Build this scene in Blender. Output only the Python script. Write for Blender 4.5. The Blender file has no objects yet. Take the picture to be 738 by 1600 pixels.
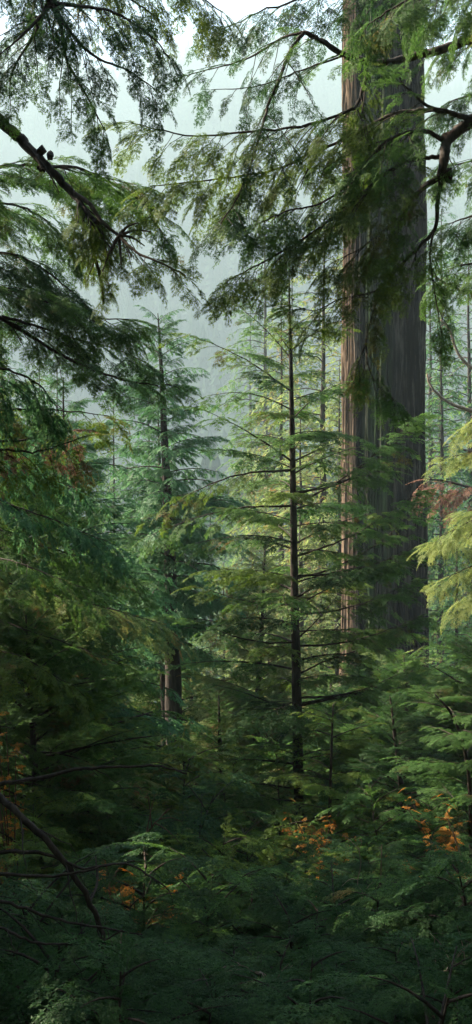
import bpy, math, random
import numpy as np
R = math.radians
F = 1931.0                     # focal length in pixels of the 738 x 1600 photograph
S = bpy.context.scene
COL = S.collection

# ------------------------------------------------------------------ camera, sky, sun, exposure
cam_d = bpy.data.cameras.new('camera')
cam_d.sensor_fit = 'VERTICAL'; cam_d.sensor_height = 24.0; cam_d.lens = 12.0 / (800.0 / F)
cam_d.clip_start = 0.05; cam_d.clip_end = 4000
cam = bpy.data.objects.new('camera', cam_d); COL.objects.link(cam)
cam.location = (0, 0, 0); cam.rotation_euler = (R(90), 0, 0)
S.camera = cam

SUN_AZ = math.atan2(-0.89, 0.45)      # clockwise from +Y : the sun stands to the left, beyond the big trunk
SUN_EL = R(38)
w = bpy.data.worlds.new('World'); S.world = w; w.use_nodes = True
wn = w.node_tree.nodes; wl = w.node_tree.links
bg = wn['Background']
sky = wn.new('ShaderNodeTexSky'); sky.sky_type = 'NISHITA'; sky.sun_disc = False
sky.sun_elevation = SUN_EL; sky.sun_rotation = SUN_AZ
sky.air_density = 1.0; sky.dust_density = 1.0; sky.ozone_density = 1.0
wl.new(sky.outputs[0], bg.inputs[0]); bg.inputs[1].default_value = 0.055
sun_d = bpy.data.lights.new('sun', 'SUN'); sun_d.energy = 5.0; sun_d.angle = R(0.6); sun_d.color = (1.0, 0.87, 0.68)
sun = bpy.data.objects.new('sun', sun_d); COL.objects.link(sun)
from mathutils import Vector
sdir = Vector((math.sin(SUN_AZ) * math.cos(SUN_EL), math.cos(SUN_AZ) * math.cos(SUN_EL), math.sin(SUN_EL)))
sun.rotation_euler = sdir.to_track_quat('Z', 'Y').to_euler()
S.view_settings.view_transform = 'Standard'; S.view_settings.look = 'None'
S.view_settings.gamma = 1.0; S.view_settings.exposure = 3.8
S.view_settings.use_curve_mapping = False
cy = S.cycles
cy.max_bounces = 4; cy.diffuse_bounces = 2; cy.glossy_bounces = 1; cy.transmission_bounces = 2
cy.volume_bounces = 0; cy.transparent_max_bounces = 4
cy.use_denoising = True; cy.use_adaptive_sampling = True; cy.adaptive_threshold = 0.025
try:
    cy.denoising_prefilter = 'ACCURATE'
except Exception:
    pass
HAZE_DENSITY = 0.0014

# ------------------------------------------------------------------ small helpers
def rng_of(seed): return np.random.default_rng(seed)

def P(px, py, D):
    return np.array(((px - 369.0) / F * D, D, -(py - 800.0) / F * D))

_GY = np.array([-140, -60, -20, -6, 0, 4, 10, 15, 22, 30, 60, 110, 200, 330, 520, 760, 1040, 1250, 1410], float)
_GZ = np.array([160, 66, 17, 0.0, -1.9, -2.4, -3.5, -4.4, -5.6, -7.0, -14, -26, -42, -42, 26, 165, 345, 440, 450], float)  # unseen slope behind the camera raised steeply to block sky light
def ground_z(x, y):
    x = np.asarray(x, float); y = np.asarray(y, float)
    z = np.interp(y, _GY, _GZ)
    far = np.clip((y - 80) / 200, 0, 1)
    z = z + 0.25 * np.sin(x * 0.9 + y * 0.6) * np.sin(y * 0.8 - x * 0.35) + far * (16 * np.sin(x * 0.021 + 1.0) + 9 * np.sin(x * 0.05 + y * 0.03))
    z = z + 0.035 * np.clip(-x, 0, 60) * (1 - far) - 0.01 * np.clip(x, 0, 60) * (1 - far)
    return z

class MB:
    """collects triangles as numpy blocks"""
    def __init__(s): s.V = []; s.T = []; s.M = []; s.A = []; s.n = 0
    def add(s, V, T, mat=0, tint=0.5):
        V = np.asarray(V, np.float32); T = np.asarray(T, np.int64)
        if len(V) == 0 or len(T) == 0: return
        s.V.append(V); s.T.append(T + s.n); s.n += len(V)
        s.M.append(np.full(len(T), mat, np.int32))
        s.A.append(np.broadcast_to(np.asarray(tint, np.float32), (len(V),)).copy())
    def mesh(s, name, mats, smooth=False):
        me = bpy.data.meshes.new(name)
        if not s.V:
            return me
        V = np.concatenate(s.V); T = np.concatenate(s.T); M = np.concatenate(s.M); A = np.concatenate(s.A)
        me.vertices.add(len(V)); me.vertices.foreach_set('co', V.ravel())
        me.loops.add(len(T) * 3); me.loops.foreach_set('vertex_index', T.ravel().astype(np.int32))
        me.polygons.add(len(T))
        me.polygons.foreach_set('loop_start', np.arange(0, len(T) * 3, 3, dtype=np.int32))
        for m in mats: me.materials.append(m)
        me.polygons.foreach_set('material_index', M)
        me.polygons.foreach_set('use_smooth', np.full(len(T), smooth))
        at = me.attributes.new('tint', 'FLOAT', 'POINT'); at.data.foreach_set('value', A)
        me.update(calc_edges=True)
        return me

_TINTED = {}
def link(name, me, parent=None, leaf=None):
    if leaf is not None and me.materials[0] != leaf:          # one mesh per shape and leaf colour, so copies stay true instances
        key = (me.name, leaf.name)
        if key not in _TINTED:
            _TINTED[key] = me.copy(); _TINTED[key].materials[0] = leaf
        me = _TINTED[key]
    o = bpy.data.objects.new(name, me); COL.objects.link(o)
    if parent is not None: o.parent = parent
    return o

def thing(name, label, cat, loc, rz=0.0, group=None):
    o = bpy.data.objects.new(name, None); COL.objects.link(o)
    o.location = tuple(float(v) for v in loc); o.rotation_euler = (0, 0, rz)
    o['label'] = label; o['category'] = cat
    if group: o['group'] = group
    return o

def norm(v): return v / np.maximum(np.linalg.norm(v, axis=-1, keepdims=True), 1e-9)

def smooth_path(pts, n):
    """Catmull-Rom through pts"""
    p = np.asarray(pts, float)
    if len(p) < 3:
        t = np.linspace(0, 1, n)[:, None]; return p[0] * (1 - t) + p[-1] * t
    q = np.vstack([2 * p[0] - p[1], p, 2 * p[-1] - p[-2]])
    out = []
    for t in np.linspace(0, len(p) - 1 - 1e-6, n):
        i = int(t); u = t - i
        a, b, c, d = q[i], q[i + 1], q[i + 2], q[i + 3]
        out.append(0.5 * ((2 * b) + (-a + c) * u + (2 * a - 5 * b + 4 * c - d) * u * u + (-a + 3 * b - 3 * c + d) * u ** 3))
    return np.array(out)

def tube(path, rad, seg=7, bump=0.0, rng=None):
    path = np.asarray(path, float); n = len(path)
    rad = np.broadcast_to(np.asarray(rad, float), (n,))
    t = norm(np.gradient(path, axis=0))
    up = np.array([0, 0, 1.0]) if abs(t[0][2]) < 0.9 else np.array([1.0, 0, 0])
    u = np.cross(t, up); u = norm(u)
    for i in range(1, n):                                     # keep the frame from flipping
        u[i] = u[i - 1] - t[i] * np.dot(u[i - 1], t[i]); u[i] /= max(np.linalg.norm(u[i]), 1e-9)
    v = np.cross(t, u)
    a = np.linspace(0, 2 * math.pi, seg, endpoint=False)
    rr = rad[:, None] * np.ones(seg)
    if bump and rng is not None: rr = rr * (1 + bump * rng.standard_normal((n, seg)))
    V = path[:, None, :] + rr[..., None] * (np.cos(a)[None, :, None] * u[:, None, :] + np.sin(a)[None, :, None] * v[:, None, :])
    V = V.reshape(-1, 3)
    i = np.arange(n - 1)[:, None] * seg; j = np.arange(seg)[None, :]; k = (j + 1) % seg
    A, B, C_, D_ = i + j, i + k, i + seg + k, i + seg + j
    T = np.concatenate([np.stack([A, B, C_], -1).reshape(-1, 3), np.stack([A, C_, D_], -1).reshape(-1, 3)])
    V = np.vstack([V, path[-1] + t[-1] * rad[-1]])
    e = (n - 1) * seg
    T = np.vstack([T, np.stack([e + np.arange(seg), e + (np.arange(seg) + 1) % seg, np.full(seg, n * seg)], -1)])
    return V, T

# ------------------------------------------------------------------ materials
def nodes(m):
    m.use_nodes = True
    nt = m.node_tree; nt.nodes.clear()
    return nt, nt.nodes, nt.links

def ramp(N, stops, interp='LINEAR'):
    r = N.new('ShaderNodeValToRGB'); cr = r.color_ramp; cr.interpolation = interp
    while len(cr.elements) < len(stops): cr.elements.new(0.5)
    for e, (p, c) in zip(cr.elements, stops): e.position = p; e.color = (*c, 1)
    return r

def leaf_mat(name, dark, light, rust=None, rust_amt=0.0, trans=0.42, scale=2.5):
    m = bpy.data.materials.new(name); nt, N, L = nodes(m)
    out = N.new('ShaderNodeOutputMaterial')
    geo = N.new('ShaderNodeNewGeometry')
    nz = N.new('ShaderNodeTexNoise'); nz.inputs['Scale'].default_value = scale; nz.inputs['Detail'].default_value = 3
    L.new(geo.outputs['Position'], nz.inputs['Vector'])
    at = N.new('ShaderNodeAttribute'); at.attribute_name = 'tint'
    mx = N.new('ShaderNodeMath'); mx.operation = 'MULTIPLY_ADD'; mx.inputs[1].default_value = 0.9; 
    L.new(nz.outputs['Fac'], mx.inputs[0])
    sub = N.new('ShaderNodeMath'); sub.operation = 'SUBTRACT'; sub.inputs[1].default_value = 0.45
    L.new(at.outputs['Fac'], sub.inputs[0]); L.new(sub.outputs[0], mx.inputs[2])
    rp = ramp(N, [(0.15, dark), (0.85, light)]); L.new(mx.outputs[0], rp.inputs[0])
    col = rp.outputs[0]
    if rust:
        n2 = N.new('ShaderNodeTexNoise'); n2.inputs['Scale'].default_value = 2.3; n2.inputs['Detail'].default_value = 4
        L.new(geo.outputs['Position'], n2.inputs['Vector'])
        r2 = ramp(N, [(0.60 - rust_amt, (0, 0, 0)), (0.78 - rust_amt, (1, 1, 1))]); L.new(n2.outputs['Fac'], r2.inputs[0])
        mc = N.new('ShaderNodeMix'); mc.data_type = 'RGBA'
        L.new(r2.outputs[0], mc.inputs['Factor']); L.new(col, mc.inputs['A']); mc.inputs['B'].default_value = (*rust, 1)
        col = mc.outputs['Result']
    pb = N.new('ShaderNodeBsdfPrincipled'); pb.inputs['Roughness'].default_value = 0.55
    pb.inputs['Specular IOR Level'].default_value = 0.12
    L.new(col, pb.inputs['Base Color'])
    tr = N.new('ShaderNodeBsdfTranslucent')
    hs = N.new('ShaderNodeHueSaturation'); hs.inputs['Hue'].default_value = 0.485; hs.inputs['Saturation'].default_value = 1.05; hs.inputs['Value'].default_value = 1.5
    L.new(col, hs.inputs['Color']); L.new(hs.outputs[0], tr.inputs['Color'])
    ms = N.new('ShaderNodeMixShader'); ms.inputs[0].default_value = trans
    L.new(pb.outputs[0], ms.inputs[1]); L.new(tr.outputs[0], ms.inputs[2]); L.new(ms.outputs[0], out.inputs['Surface'])
    return m

def bark_mat(name, c1, c2, moss=None, moss_amt=0.5, zs=0.15, scale=30):
    m = bpy.data.materials.new(name); nt, N, L = nodes(m)
    out = N.new('ShaderNodeOutputMaterial'); tc = N.new('ShaderNodeTexCoord')
    mp = N.new('ShaderNodeMapping'); mp.inputs['Scale'].default_value = (1, 1, zs); L.new(tc.outputs['Object'], mp.inputs[0])
    nz = N.new('ShaderNodeTexNoise'); nz.inputs['Scale'].default_value = scale; nz.inputs['Detail'].default_value = 5; nz.inputs['Roughness'].default_value = 0.65
    L.new(mp.outputs[0], nz.inputs['Vector'])
    rp = ramp(N, [(0.32, c1), (0.68, c2)]); L.new(nz.outputs['Fac'], rp.inputs[0]); col = rp.outputs[0]
    if moss:
        n2 = N.new('ShaderNodeTexNoise'); n2.inputs['Scale'].default_value = 6; n2.inputs['Detail'].default_value = 5
        L.new(tc.outputs['Object'], n2.inputs['Vector'])
        r2 = ramp(N, [(0.62 - 0.25 * moss_amt, (0, 0, 0)), (0.75 - 0.25 * moss_amt, (1, 1, 1))]); L.new(n2.outputs['Fac'], r2.inputs[0])
        mc = N.new('ShaderNodeMix'); mc.data_type = 'RGBA'
        L.new(r2.outputs[0], mc.inputs['Factor']); L.new(col, mc.inputs['A']); mc.inputs['B'].default_value = (*moss, 1); col = mc.outputs['Result']
    pb = N.new('ShaderNodeBsdfPrincipled'); pb.inputs['Roughness'].default_value = 0.85; pb.inputs['Specular IOR Level'].default_value = 0.2
    L.new(col, pb.inputs['Base Color'])
    bp = N.new('ShaderNodeBump'); bp.inputs['Strength'].default_value = 0.7; bp.inputs['Distance'].default_value = 0.02
    L.new(nz.outputs['Fac'], bp.inputs['Height']); L.new(bp.outputs[0], pb.inputs['Normal'])
    L.new(pb.outputs[0], out.inputs['Surface'])
    return m

RUST = (0.15, 0.085, 0.030)
LF = dict(
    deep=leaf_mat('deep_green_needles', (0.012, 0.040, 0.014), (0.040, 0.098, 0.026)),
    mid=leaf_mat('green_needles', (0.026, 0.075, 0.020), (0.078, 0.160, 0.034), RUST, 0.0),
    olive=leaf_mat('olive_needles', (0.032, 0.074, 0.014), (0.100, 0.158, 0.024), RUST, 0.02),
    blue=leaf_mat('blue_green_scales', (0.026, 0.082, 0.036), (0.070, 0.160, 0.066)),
    lime=leaf_mat('yellow_lit_needles', (0.085, 0.145, 0.042), (0.22, 0.26, 0.085), RUST, 0.0, trans=0.45),  # yellow light on the right-hand boughs put into the needle colour
    warm=leaf_mat('sunlit_green_needles', (0.066, 0.125, 0.040), (0.165, 0.215, 0.075), RUST, 0.08, trans=0.5, scale=0.8),  # brighter base colour stands in for sunlight on the needles
    orange_lit=leaf_mat('orange_lit_leaves', (0.16, 0.08, 0.02), (0.50, 0.24, 0.04), None, trans=0.45),  # orange sun glints put into the leaf colour
    dead=leaf_mat('dead_brown_needles', (0.10, 0.055, 0.035), (0.26, 0.14, 0.09), None, trans=0.3),
    far=leaf_mat('far_forest_green', (0.018, 0.034, 0.018), (0.030, 0.052, 0.026), None, trans=0.0, scale=0.05),
)
for n_ in LF['far'].node_tree.nodes:
    if n_.type == 'BSDF_PRINCIPLED': n_.inputs['Roughness'].default_value = 1.0; n_.inputs['Specular IOR Level'].default_value = 0.0
BK = dict(
    dark=bark_mat('dark_wet_bark', (0.012, 0.009, 0.007), (0.05, 0.036, 0.027)),
    red=bark_mat('red_brown_bark', (0.03, 0.016, 0.011), (0.13, 0.066, 0.042), (0.06, 0.075, 0.03), 0.2),
    mossy=bark_mat('mossy_bark', (0.02, 0.014, 0.01), (0.085, 0.060, 0.04), (0.06, 0.062, 0.018), 0.5),
    pale=bark_mat('pale_dead_bark', (0.10, 0.075, 0.055), (0.30, 0.23, 0.17)),
)

# ------------------------------------------------------------------ sprays of needles (local x forward, flat in xy)
def spray_proto(L, lod, kind, seed):
    rg = rng_of(seed)
    # level 1 : axis
    step2 = {0: 0.026, 1: 0.040, 2: 0.075, 3: 0.12}[lod]
    n2 = max(4, int(L / step2) * 2)
    s = np.sort(rg.uniform(0.04, 0.97, n2)); side = np.where(np.arange(n2) % 2 == 0, 1.0, -1.0)
    ang = R(58 if kind == 'hemlock' else 48) * (1 - 0.25 * s) + rg.normal(0, 0.09, n2)
    l2 = L * (0.40 if kind == 'hemlock' else 0.36) * (1 - s) ** 0.75 * (0.55 + 0.45 * np.minimum(1, s / 0.2)) * rg.uniform(0.65, 1.15, n2) + 0.02
    wob = 0.03 * L * np.sin(s * 5 + rg.uniform(0, 6))
    o2 = np.stack([s * L, wob, 0 * s], -1)
    d2 = norm(np.stack([np.cos(ang), side * np.sin(ang), rg.normal(0, 0.07, n2)], -1))
    segs_o = [np.array([[k * L / 4, 0.03 * L * math.sin(k / 4 * 5), 0] for k in range(4)])]
    segs_d = [np.tile([[1.0, 0, 0]], (4, 1))]; segs_l = [np.full(4, L / 4 * 1.05)]; lev = [np.zeros(4)]
    segs_o.append(o2); segs_d.append(d2); segs_l.append(l2); lev.append(np.ones(n2))
    # level 3
    if lod <= 2:
        step3 = {0: 0.022, 1: 0.036, 2: 0.09}[lod]
        oo, dd, ll = [], [], []
        for i in range(n2):
            m = int(l2[i] / step3 * 1.5)
            if m < 2: continue
            t = np.sort(rg.uniform(0.12, 0.95, m)); sd = np.where(np.arange(m) % 2 == 0, 1.0, -1.0)
            a = R(50) + rg.normal(0, 0.12, m)
            dx = d2[i]; sy = norm(np.cross([0, 0, 1.0], dx))
            d = norm(np.cos(a)[:, None] * dx + (sd * np.sin(a))[:, None] * sy + np.stack([0 * a, 0 * a, rg.normal(0, 0.1, m)], -1))
            oo.append(o2[i] + (t * l2[i])[:, None] * dx); dd.append(d)
            ll.append(l2[i] * 0.42 * (1 - t) ** 0.7 * rg.uniform(0.6, 1.2, m) + 0.008)
        if oo:
            segs_o.append(np.vstack(oo)); segs_d.append(np.vstack(dd)); segs_l.append(np.concatenate(ll)); lev.append(np.full(len(segs_l[-1]), 2.0))
    O = np.vstack(segs_o); Dd = np.vstack(segs_d); Ln = np.concatenate(segs_l); Lv = np.concatenate(lev)
    sy = norm(np.cross(np.array([0, 0, 1.0]), Dd))
    V, T, A = [], [], []
    def rhomb(o, d, l, y, wdt, tint, zoff=0.0):
        p0 = o; p1 = o + d * (l * 0.45)[:, None] + y * (wdt)[:, None]; p2 = o + d * l[:, None]; p3 = o + d * (l * 0.45)[:, None] - y * (wdt)[:, None]
        n = len(o); v = np.stack([p0, p1, p2, p3], 1).reshape(-1, 3)
        b = np.arange(n)[:, None] * 4
        base = sum(len(x) for x in V)
        t = np.vstack([b + [0, 1, 2], b + [0, 2, 3]]) + base
        V.append(v); T.append(t); A.append(np.repeat(tint, 4))
    tip = np.clip(O[:, 0] / L, 0, 1)
    if kind == 'hemlock' and lod <= 1:
        sp = {0: 0.0075, 1: 0.017}[lod]; nl = {0: 0.0125, 1: 0.021}[lod]; nw = {0: 0.0042, 1: 0.0075}[lod]
        cnt = np.maximum(2, (Ln / sp).astype(int))
        idx = np.repeat(np.arange(len(Ln)), cnt)
        t = (np.arange(cnt.sum()) - np.repeat(np.cumsum(cnt) - cnt, cnt) + rg.uniform(0, 1, cnt.sum())) / np.repeat(cnt, cnt)
        base = O[idx] + Dd[idx] * (t * Ln[idx])[:, None]
        for sgn in (1, -1):
            a = R(62) + rg.normal(0, 0.2, len(idx))
            d = norm(np.cos(a)[:, None] * Dd[idx] + (sgn * np.sin(a))[:, None] * sy[idx] + np.stack([0 * a, 0 * a, rg.normal(0.1, 0.25, len(a))], -1))
            l = nl * rg.uniform(0.7, 1.2, len(idx)) * (1 - 0.35 * t)
            y = norm(np.cross(np.array([0, 0, 1.0]), d))
            z = rg.normal(0, 0.5, len(idx))[:, None] * np.array([0, 0, 1.0]); y = norm(y + z)
            # one thin triangle per needle
            n = len(idx)
            v = np.stack([base - y * nw * 0.5, base + y * nw * 0.5, base + d * l[:, None]], 1).reshape(-1, 3)
            bs = sum(len(x) for x in V)
            V.append(v); T.append((np.arange(n)[:, None] * 3 + [0, 1, 2]) + bs)
            A.append(np.repeat(np.clip(0.35 + 0.25 * tip[idx] + 0.25 * (Lv[idx] > 1) + rg.normal(0, 0.1, n), 0, 1), 3))
        # fine green-brown twig ribbons
        rhomb(O, Dd, Ln, sy, np.full(len(Ln), 0.0012 if lod == 0 else 0.003), np.full(len(Ln), 0.15))
    else:
        wd = {0: 0.0035, 1: 0.0075, 2: 0.016, 3: 0.05}[lod]
        if kind == 'cedar': wd *= 1.15
        roll = rg.normal(0, 0.5, len(Ln))
        y = norm(sy + roll[:, None] * np.array([0, 0, 1.0]))
        keep = Lv > 0
        rhomb(O[keep], Dd[keep], Ln[keep] * 1.1, y[keep], np.full(keep.sum(), wd), np.clip(0.35 + 0.25 * tip[keep] + 0.2 * (Lv[keep] > 1) + rg.normal(0, 0.12, keep.sum()), 0, 1))
    V = np.vstack(V); T = np.vstack(T); A = np.concatenate(A)
    r2 = (V[:, 0] ** 2 + (1.3 * V[:, 1]) ** 2) / L
    k = {'hemlock': 0.30, 'cedar': 0.55}[kind]
    V[:, 2] -= k * r2
    return V, T, A

SPR = {}
SL = {0: 0.22, 1: 0.32, 2: 0.5, 3: 0.8}
for kind in ('hemlock', 'cedar'):
    for lod, nv in ((0, 5), (1, 5), (2, 4), (3, 3)):
        SPR[kind, lod] = [spray_proto(L_, lod, kind, 100 + i * 7 + lod * 31 + (500 if kind == 'cedar' else 0)) for i, L_ in enumerate([SL[lod]] * nv)]

def put_sprays(mb, items, kind, lod, rg, mat=0):
    """items : list of (pos, dir, length, roll, tint shift)"""
    pr = SPR[kind, lod]
    if not items: return
    pos = np.array([i[0] for i in items]); d = norm(np.array([i[1] for i in items], float))
    sc = np.array([i[2] for i in items]) / SL[lod]; roll = np.array([i[3] for i in items]); ti = np.array([i[4] for i in items])
    up = np.tile([0, 0, 1.0], (len(d), 1)); bad = np.abs(d[:, 2]) > 0.97; up[bad] = [0.3, 1.0, 0]
    y = norm(np.cross(up, d)); z = np.cross(d, y)
    c, s_ = np.cos(roll)[:, None], np.sin(roll)[:, None]
    y2 = y * c + z * s_; z2 = -y * s_ + z * c
    pick = rg.integers(0, len(pr), len(items)); flip = rg.choice([-1.0, 1.0], len(items))
    for k, (V, T, A) in enumerate(pr):
        for i in np.nonzero(pick == k)[0]:
            W = (V[:, :1] * d[i] + V[:, 1:2] * y2[i] * flip[i] + V[:, 2:3] * z2[i]) * sc[i] + pos[i]
            mb.add(W, T, mat, np.clip(A + ti[i], 0, 1))

# ------------------------------------------------------------------ bough prototypes for mid-distance trees (unit : metres, x outward)
def bough(Lb, lod, kind, seed, dens=1.0, wood_r=0.010, rise=0.10, sag=0.30, ratio=0.46):
    rg = rng_of(seed); wood, leaf = MB(), MB()
    n = 12; s = np.linspace(0, 1, n)
    wig = rg.normal(0, 0.05 * Lb)
    ax = np.stack([s * Lb, wig * np.sin(s * 3.1), Lb * (rise * s - sag * s ** 2.2)], -1)
    wood.add(*tube(ax, wood_r * (1 - s) + 0.0025, 5), 0, 0.3)
    m = max(6, int(Lb / 0.075 * dens * (1 if lod < 2 else 0.6)))
    items = []
    for i in range(m):
        t = (i + rg.uniform(0.1, 0.9)) / m
        if t < 0.10: continue
        sd = 1 if i % 2 else -1
        p = np.array([np.interp(t, s, ax[:, k]) for k in range(3)])
        a = R(62 - 22 * t) + rg.normal(0, 0.12)
        l = Lb * ratio * (1 - t) ** 0.7 * (0.35 + 0.65 * min(1, t / 0.3)) * rg.uniform(0.6, 1.15) + 0.07
        d = np.array([math.cos(a), sd * math.sin(a), rg.normal(-0.12 if kind == 'hemlock' else -0.35, 0.10)])
        if l > 0.5:                                   # a longer side shoot carries several sprays of its own
            d = d / np.linalg.norm(d); q = np.linspace(0, 1, 5)
            sh = p + d * (q * l)[:, None] + np.array([0, 0, -1.0]) * (0.12 * l * q ** 2)[:, None]
            wood.add(*tube(sh, 0.0035 * (1 - q) + 0.0015, 4), 0, 0.3)
            for j in range(int(4 * l / 0.5)):
                u = (j + 0.6) / int(4 * l / 0.5); sj = 1 if j % 2 else -1
                e = d + sj * 0.8 * np.array([-d[1], d[0], 0]) + [0, 0, rg.normal(-0.12, 0.1)]
                items.append((p + d * l * u + [0, 0, -0.12 * l * u * u], e, l * 0.55 * (1 - 0.6 * u) + 0.07, rg.normal(0, 0.22), rg.normal(0, 0.07)))
            items.append((sh[-2], d + [0, 0, -0.2], 0.28, rg.normal(0, 0.2), 0.05))
        else:
            items.append((p, d, l, rg.normal(0, 0.22), rg.normal(0, 0.07)))
    items.append((ax[-2], ax[-1] - ax[-2], Lb * 0.16 + 0.12, rg.normal(0, 0.2), 0.08))
    put_sprays(leaf, items, kind, lod, rg)
    return (wood.mesh('branch_wood', [BK['dark']], True), leaf.mesh('foliage_mesh', [LF['mid']]), Lb)

BOUGH = {
    ('hemlock', 1): [bough(L_, 1, 'hemlock', 11 + i, sag=sg) for i, (L_, sg) in enumerate([(1.2, .18), (1.6, .22), (2.0, .28), (2.0, .14), (1.6, .3), (0.8, .1)])],
    ('cedar', 1): [bough(L_, 1, 'cedar', 41 + i, sag=sg, rise=.05) for i, (L_, sg) in enumerate([(1.2, .35), (1.6, .3), (2.0, .42), (0.8, .3)])],
}

def make_tree(name, label, x, y, top, D=None, trunk_r=0.08, nb=70, kind='hemlock', lod=1, leaf='mid', bark='dark', spread=1.6,
              bare=0.12, seed=1, lean=(0, 0), group=None, zb=None, rise=0.25, shape=0.8, leader=True, cat='tree'):
    """trunk, and branches that each carry their foliage as a sub-part"""
    rg = rng_of(seed); z0 = float(ground_z(x, y)) - 0.15 if zb is None else zb
    H = top - z0
    root = thing(name, label, cat, (x, y, z0), 0, group)
    s = np.linspace(0, 1, 26)
    wx = np.cumsum(rg.normal(0, 0.008, 26)) * H / 8; wy = np.cumsum(rg.normal(0, 0.008, 26)) * H / 8
    path = np.stack([lean[0] * s + wx, lean[1] * s + wy, H * s], -1)
    rad = trunk_r * (1 - s) ** 0.8 + 0.006; rad[0] *= 1.35; rad[1] *= 1.1
    mb = MB(); mb.add(*tube(path, rad, 12, 0.05, rg), 0, 0.5)
    link('trunk', mb.mesh('trunk', [BK[bark]], True), root)
    pr = BOUGH[kind, lod]
    ph = rg.uniform(0, 6)
    for i in range(nb):
        t = bare + (1 - bare) * (i + rg.uniform(0, 1)) / nb
        t = min(t, 0.985)
        ph += 2.4 + rg.normal(0, 0.3)
        p = np.array([np.interp(t, s, path[:, k]) for k in range(3)])
        u = (t - bare) / (1 - bare)
        ln = spread * ((1 - u) ** shape * 0.95 + 0.09) * (0.55 + 0.45 * min(1, u / 0.15)) * rg.uniform(0.65, 1.15)
        w_, l_, Lb = pr[rg.integers(0, len(pr))]
        o = link('branch', w_, root); o.location = p
        o.scale = (ln / Lb,) * 3
        o.rotation_euler = (rg.normal(0, 0.15), -(rise + 0.55 * u * u + rg.normal(0, 0.10)) if kind == 'hemlock' else -(0.15 + 0.6 * u * u + rg.normal(0, .1)), ph)
        f = link('foliage', l_, o, LF[leaf])
    return root

# ------------------------------------------------------------------ whole-tree prototypes for the hazy distance
def far_tree_meshes(H, spread, kind, lod, seed, bare=0.05, per_m=7.5, droop=0.35):
    rg = rng_of(seed); tr = MB(); cr = MB(); s = np.linspace(0, 1, 14)
    path = np.stack([np.cumsum(rg.normal(0, 0.02, 14)), np.cumsum(rg.normal(0, 0.02, 14)), H * s], -1)
    tr.add(*tube(path, 0.010 * H * (1 - s) + 0.01, 8), 0, 0.5)
    n = int(H * per_m); items = []; ph = 0
    for i in range(n):
        t = bare + (1 - bare) * (i + rg.uniform(0, 1)) / n; ph += 2.4 + rg.normal(0, 0.4)
        u = (t - bare) / (1 - bare)
        ln = spread * ((1 - u) ** 0.75) * rg.uniform(0.45, 1.15) + 0.25
        d = np.array([math.cos(ph), math.sin(ph), 0]); sd = np.array([-d[1], d[0], 0])
        p = path[0] + [0, 0, H * min(t, 0.995)]; p[:2] = [np.interp(t, s, path[:, k]) for k in range(2)]
        q = np.linspace(0, 1, 4); rise = 0.2 + 0.4 * u * u
        ax = p + d * (q * ln)[:, None] + np.array([0, 0, 1.0]) * (ln * (rise * q - droop * 1.5 * q ** 2))[:, None]
        tr.add(*tube(ax, 0.012 * ln * (1 - q) + 0.006, 3), 0, 0.3)
        m = max(3, int(ln * (3.2 if lod == 2 else 1.6)))
        for j in range(m):
            v = 0.2 + 0.8 * (j + rg.uniform(0, 1)) / m; sj = 1 if j % 2 else -1
            pp = np.array([np.interp(v, q, ax[:, k]) for k in range(3)])
            l = (ln * 0.40 * (1 - 0.6 * v) + 0.3) * rg.uniform(0.7, 1.2)
            items.append((pp, d * 0.8 + sj * sd * 0.8 + [0, 0, rg.normal(-0.25, 0.15)], l, rg.normal(0, 0.35), rg.normal(0, 0.14)))
        items.append((ax[-2], ax[-1] - ax[-2], ln * 0.3 + 0.2, rg.normal(0, .3), 0.1))
    put_sprays(cr, items, kind, lod, rg)
    return tr.mesh('trunk_mesh', [BK['dark']], True), cr.mesh('crown_mesh', [LF['warm']]), H

FAR = [far_tree_meshes(16, 2.9, 'hemlock', 2, 71), far_tree_meshes(18, 3.3, 'cedar', 2, 72, droop=.5), far_tree_meshes(14, 2.4, 'hemlock', 2, 73, per_m=8.5), far_tree_meshes(19, 3.0, 'hemlock', 2, 74, per_m=7)]

def far_tree(px, D, topy, leaf, label, group, k, rz, wide=1.0, dz=0.0):
    x = (px - 369) / F * D; z0 = float(ground_z(x, D)) - 0.2; top = -(topy - 800) / F * D
    t_, c_, H = FAR[k % len(FAR)]
    root = thing('conifer_tree', label, 'tree', (x, D, z0), rz, group)
    sc = (top - z0) / H
    root.scale = (sc * wide, sc * wide, sc)
    link('trunk', t_, root); link('crown', c_, root, LF[leaf])
    return root

# ------------------------------------------------------------------ ground
gm = bpy.data.materials.new('forest_floor'); nt, N, L = nodes(gm)
out = N.new('ShaderNodeOutputMaterial'); geo = N.new('ShaderNodeNewGeometry')
n1 = N.new('ShaderNodeTexNoise'); n1.inputs['Scale'].default_value = 1.3; n1.inputs['Detail'].default_value = 9; n1.inputs['Roughness'].default_value = 0.7
L.new(geo.outputs['Position'], n1.inputs['Vector'])
rp = ramp(N, [(0.3, (0.018, 0.016, 0.010)), (0.5, (0.035, 0.045, 0.018)), (0.7, (0.05, 0.07, 0.022))]); L.new(n1.outputs['Fac'], rp.inputs[0])
pb = N.new('ShaderNodeBsdfPrincipled'); pb.inputs['Roughness'].default_value = 0.95
L.new(rp.outputs[0], pb.inputs['Base Color'])
bp = N.new('ShaderNodeBump'); bp.inputs['Strength'].default_value = 0.8; bp.inputs['Distance'].default_value = 0.1
L.new(n1.outputs['Fac'], bp.inputs['Height']); L.new(bp.outputs[0], pb.inputs['Normal']); L.new(pb.outputs[0], out.inputs['Surface'])
gy = np.unique(np.concatenate([np.linspace(-140, -10, 30), np.linspace(-10, 40, 130), np.linspace(40, 120, 60), np.linspace(120, 1410, 130)]))
gx = np.sinh(np.linspace(-4.2, 4.2, 170)) / math.sinh(4.2) * 700
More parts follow.
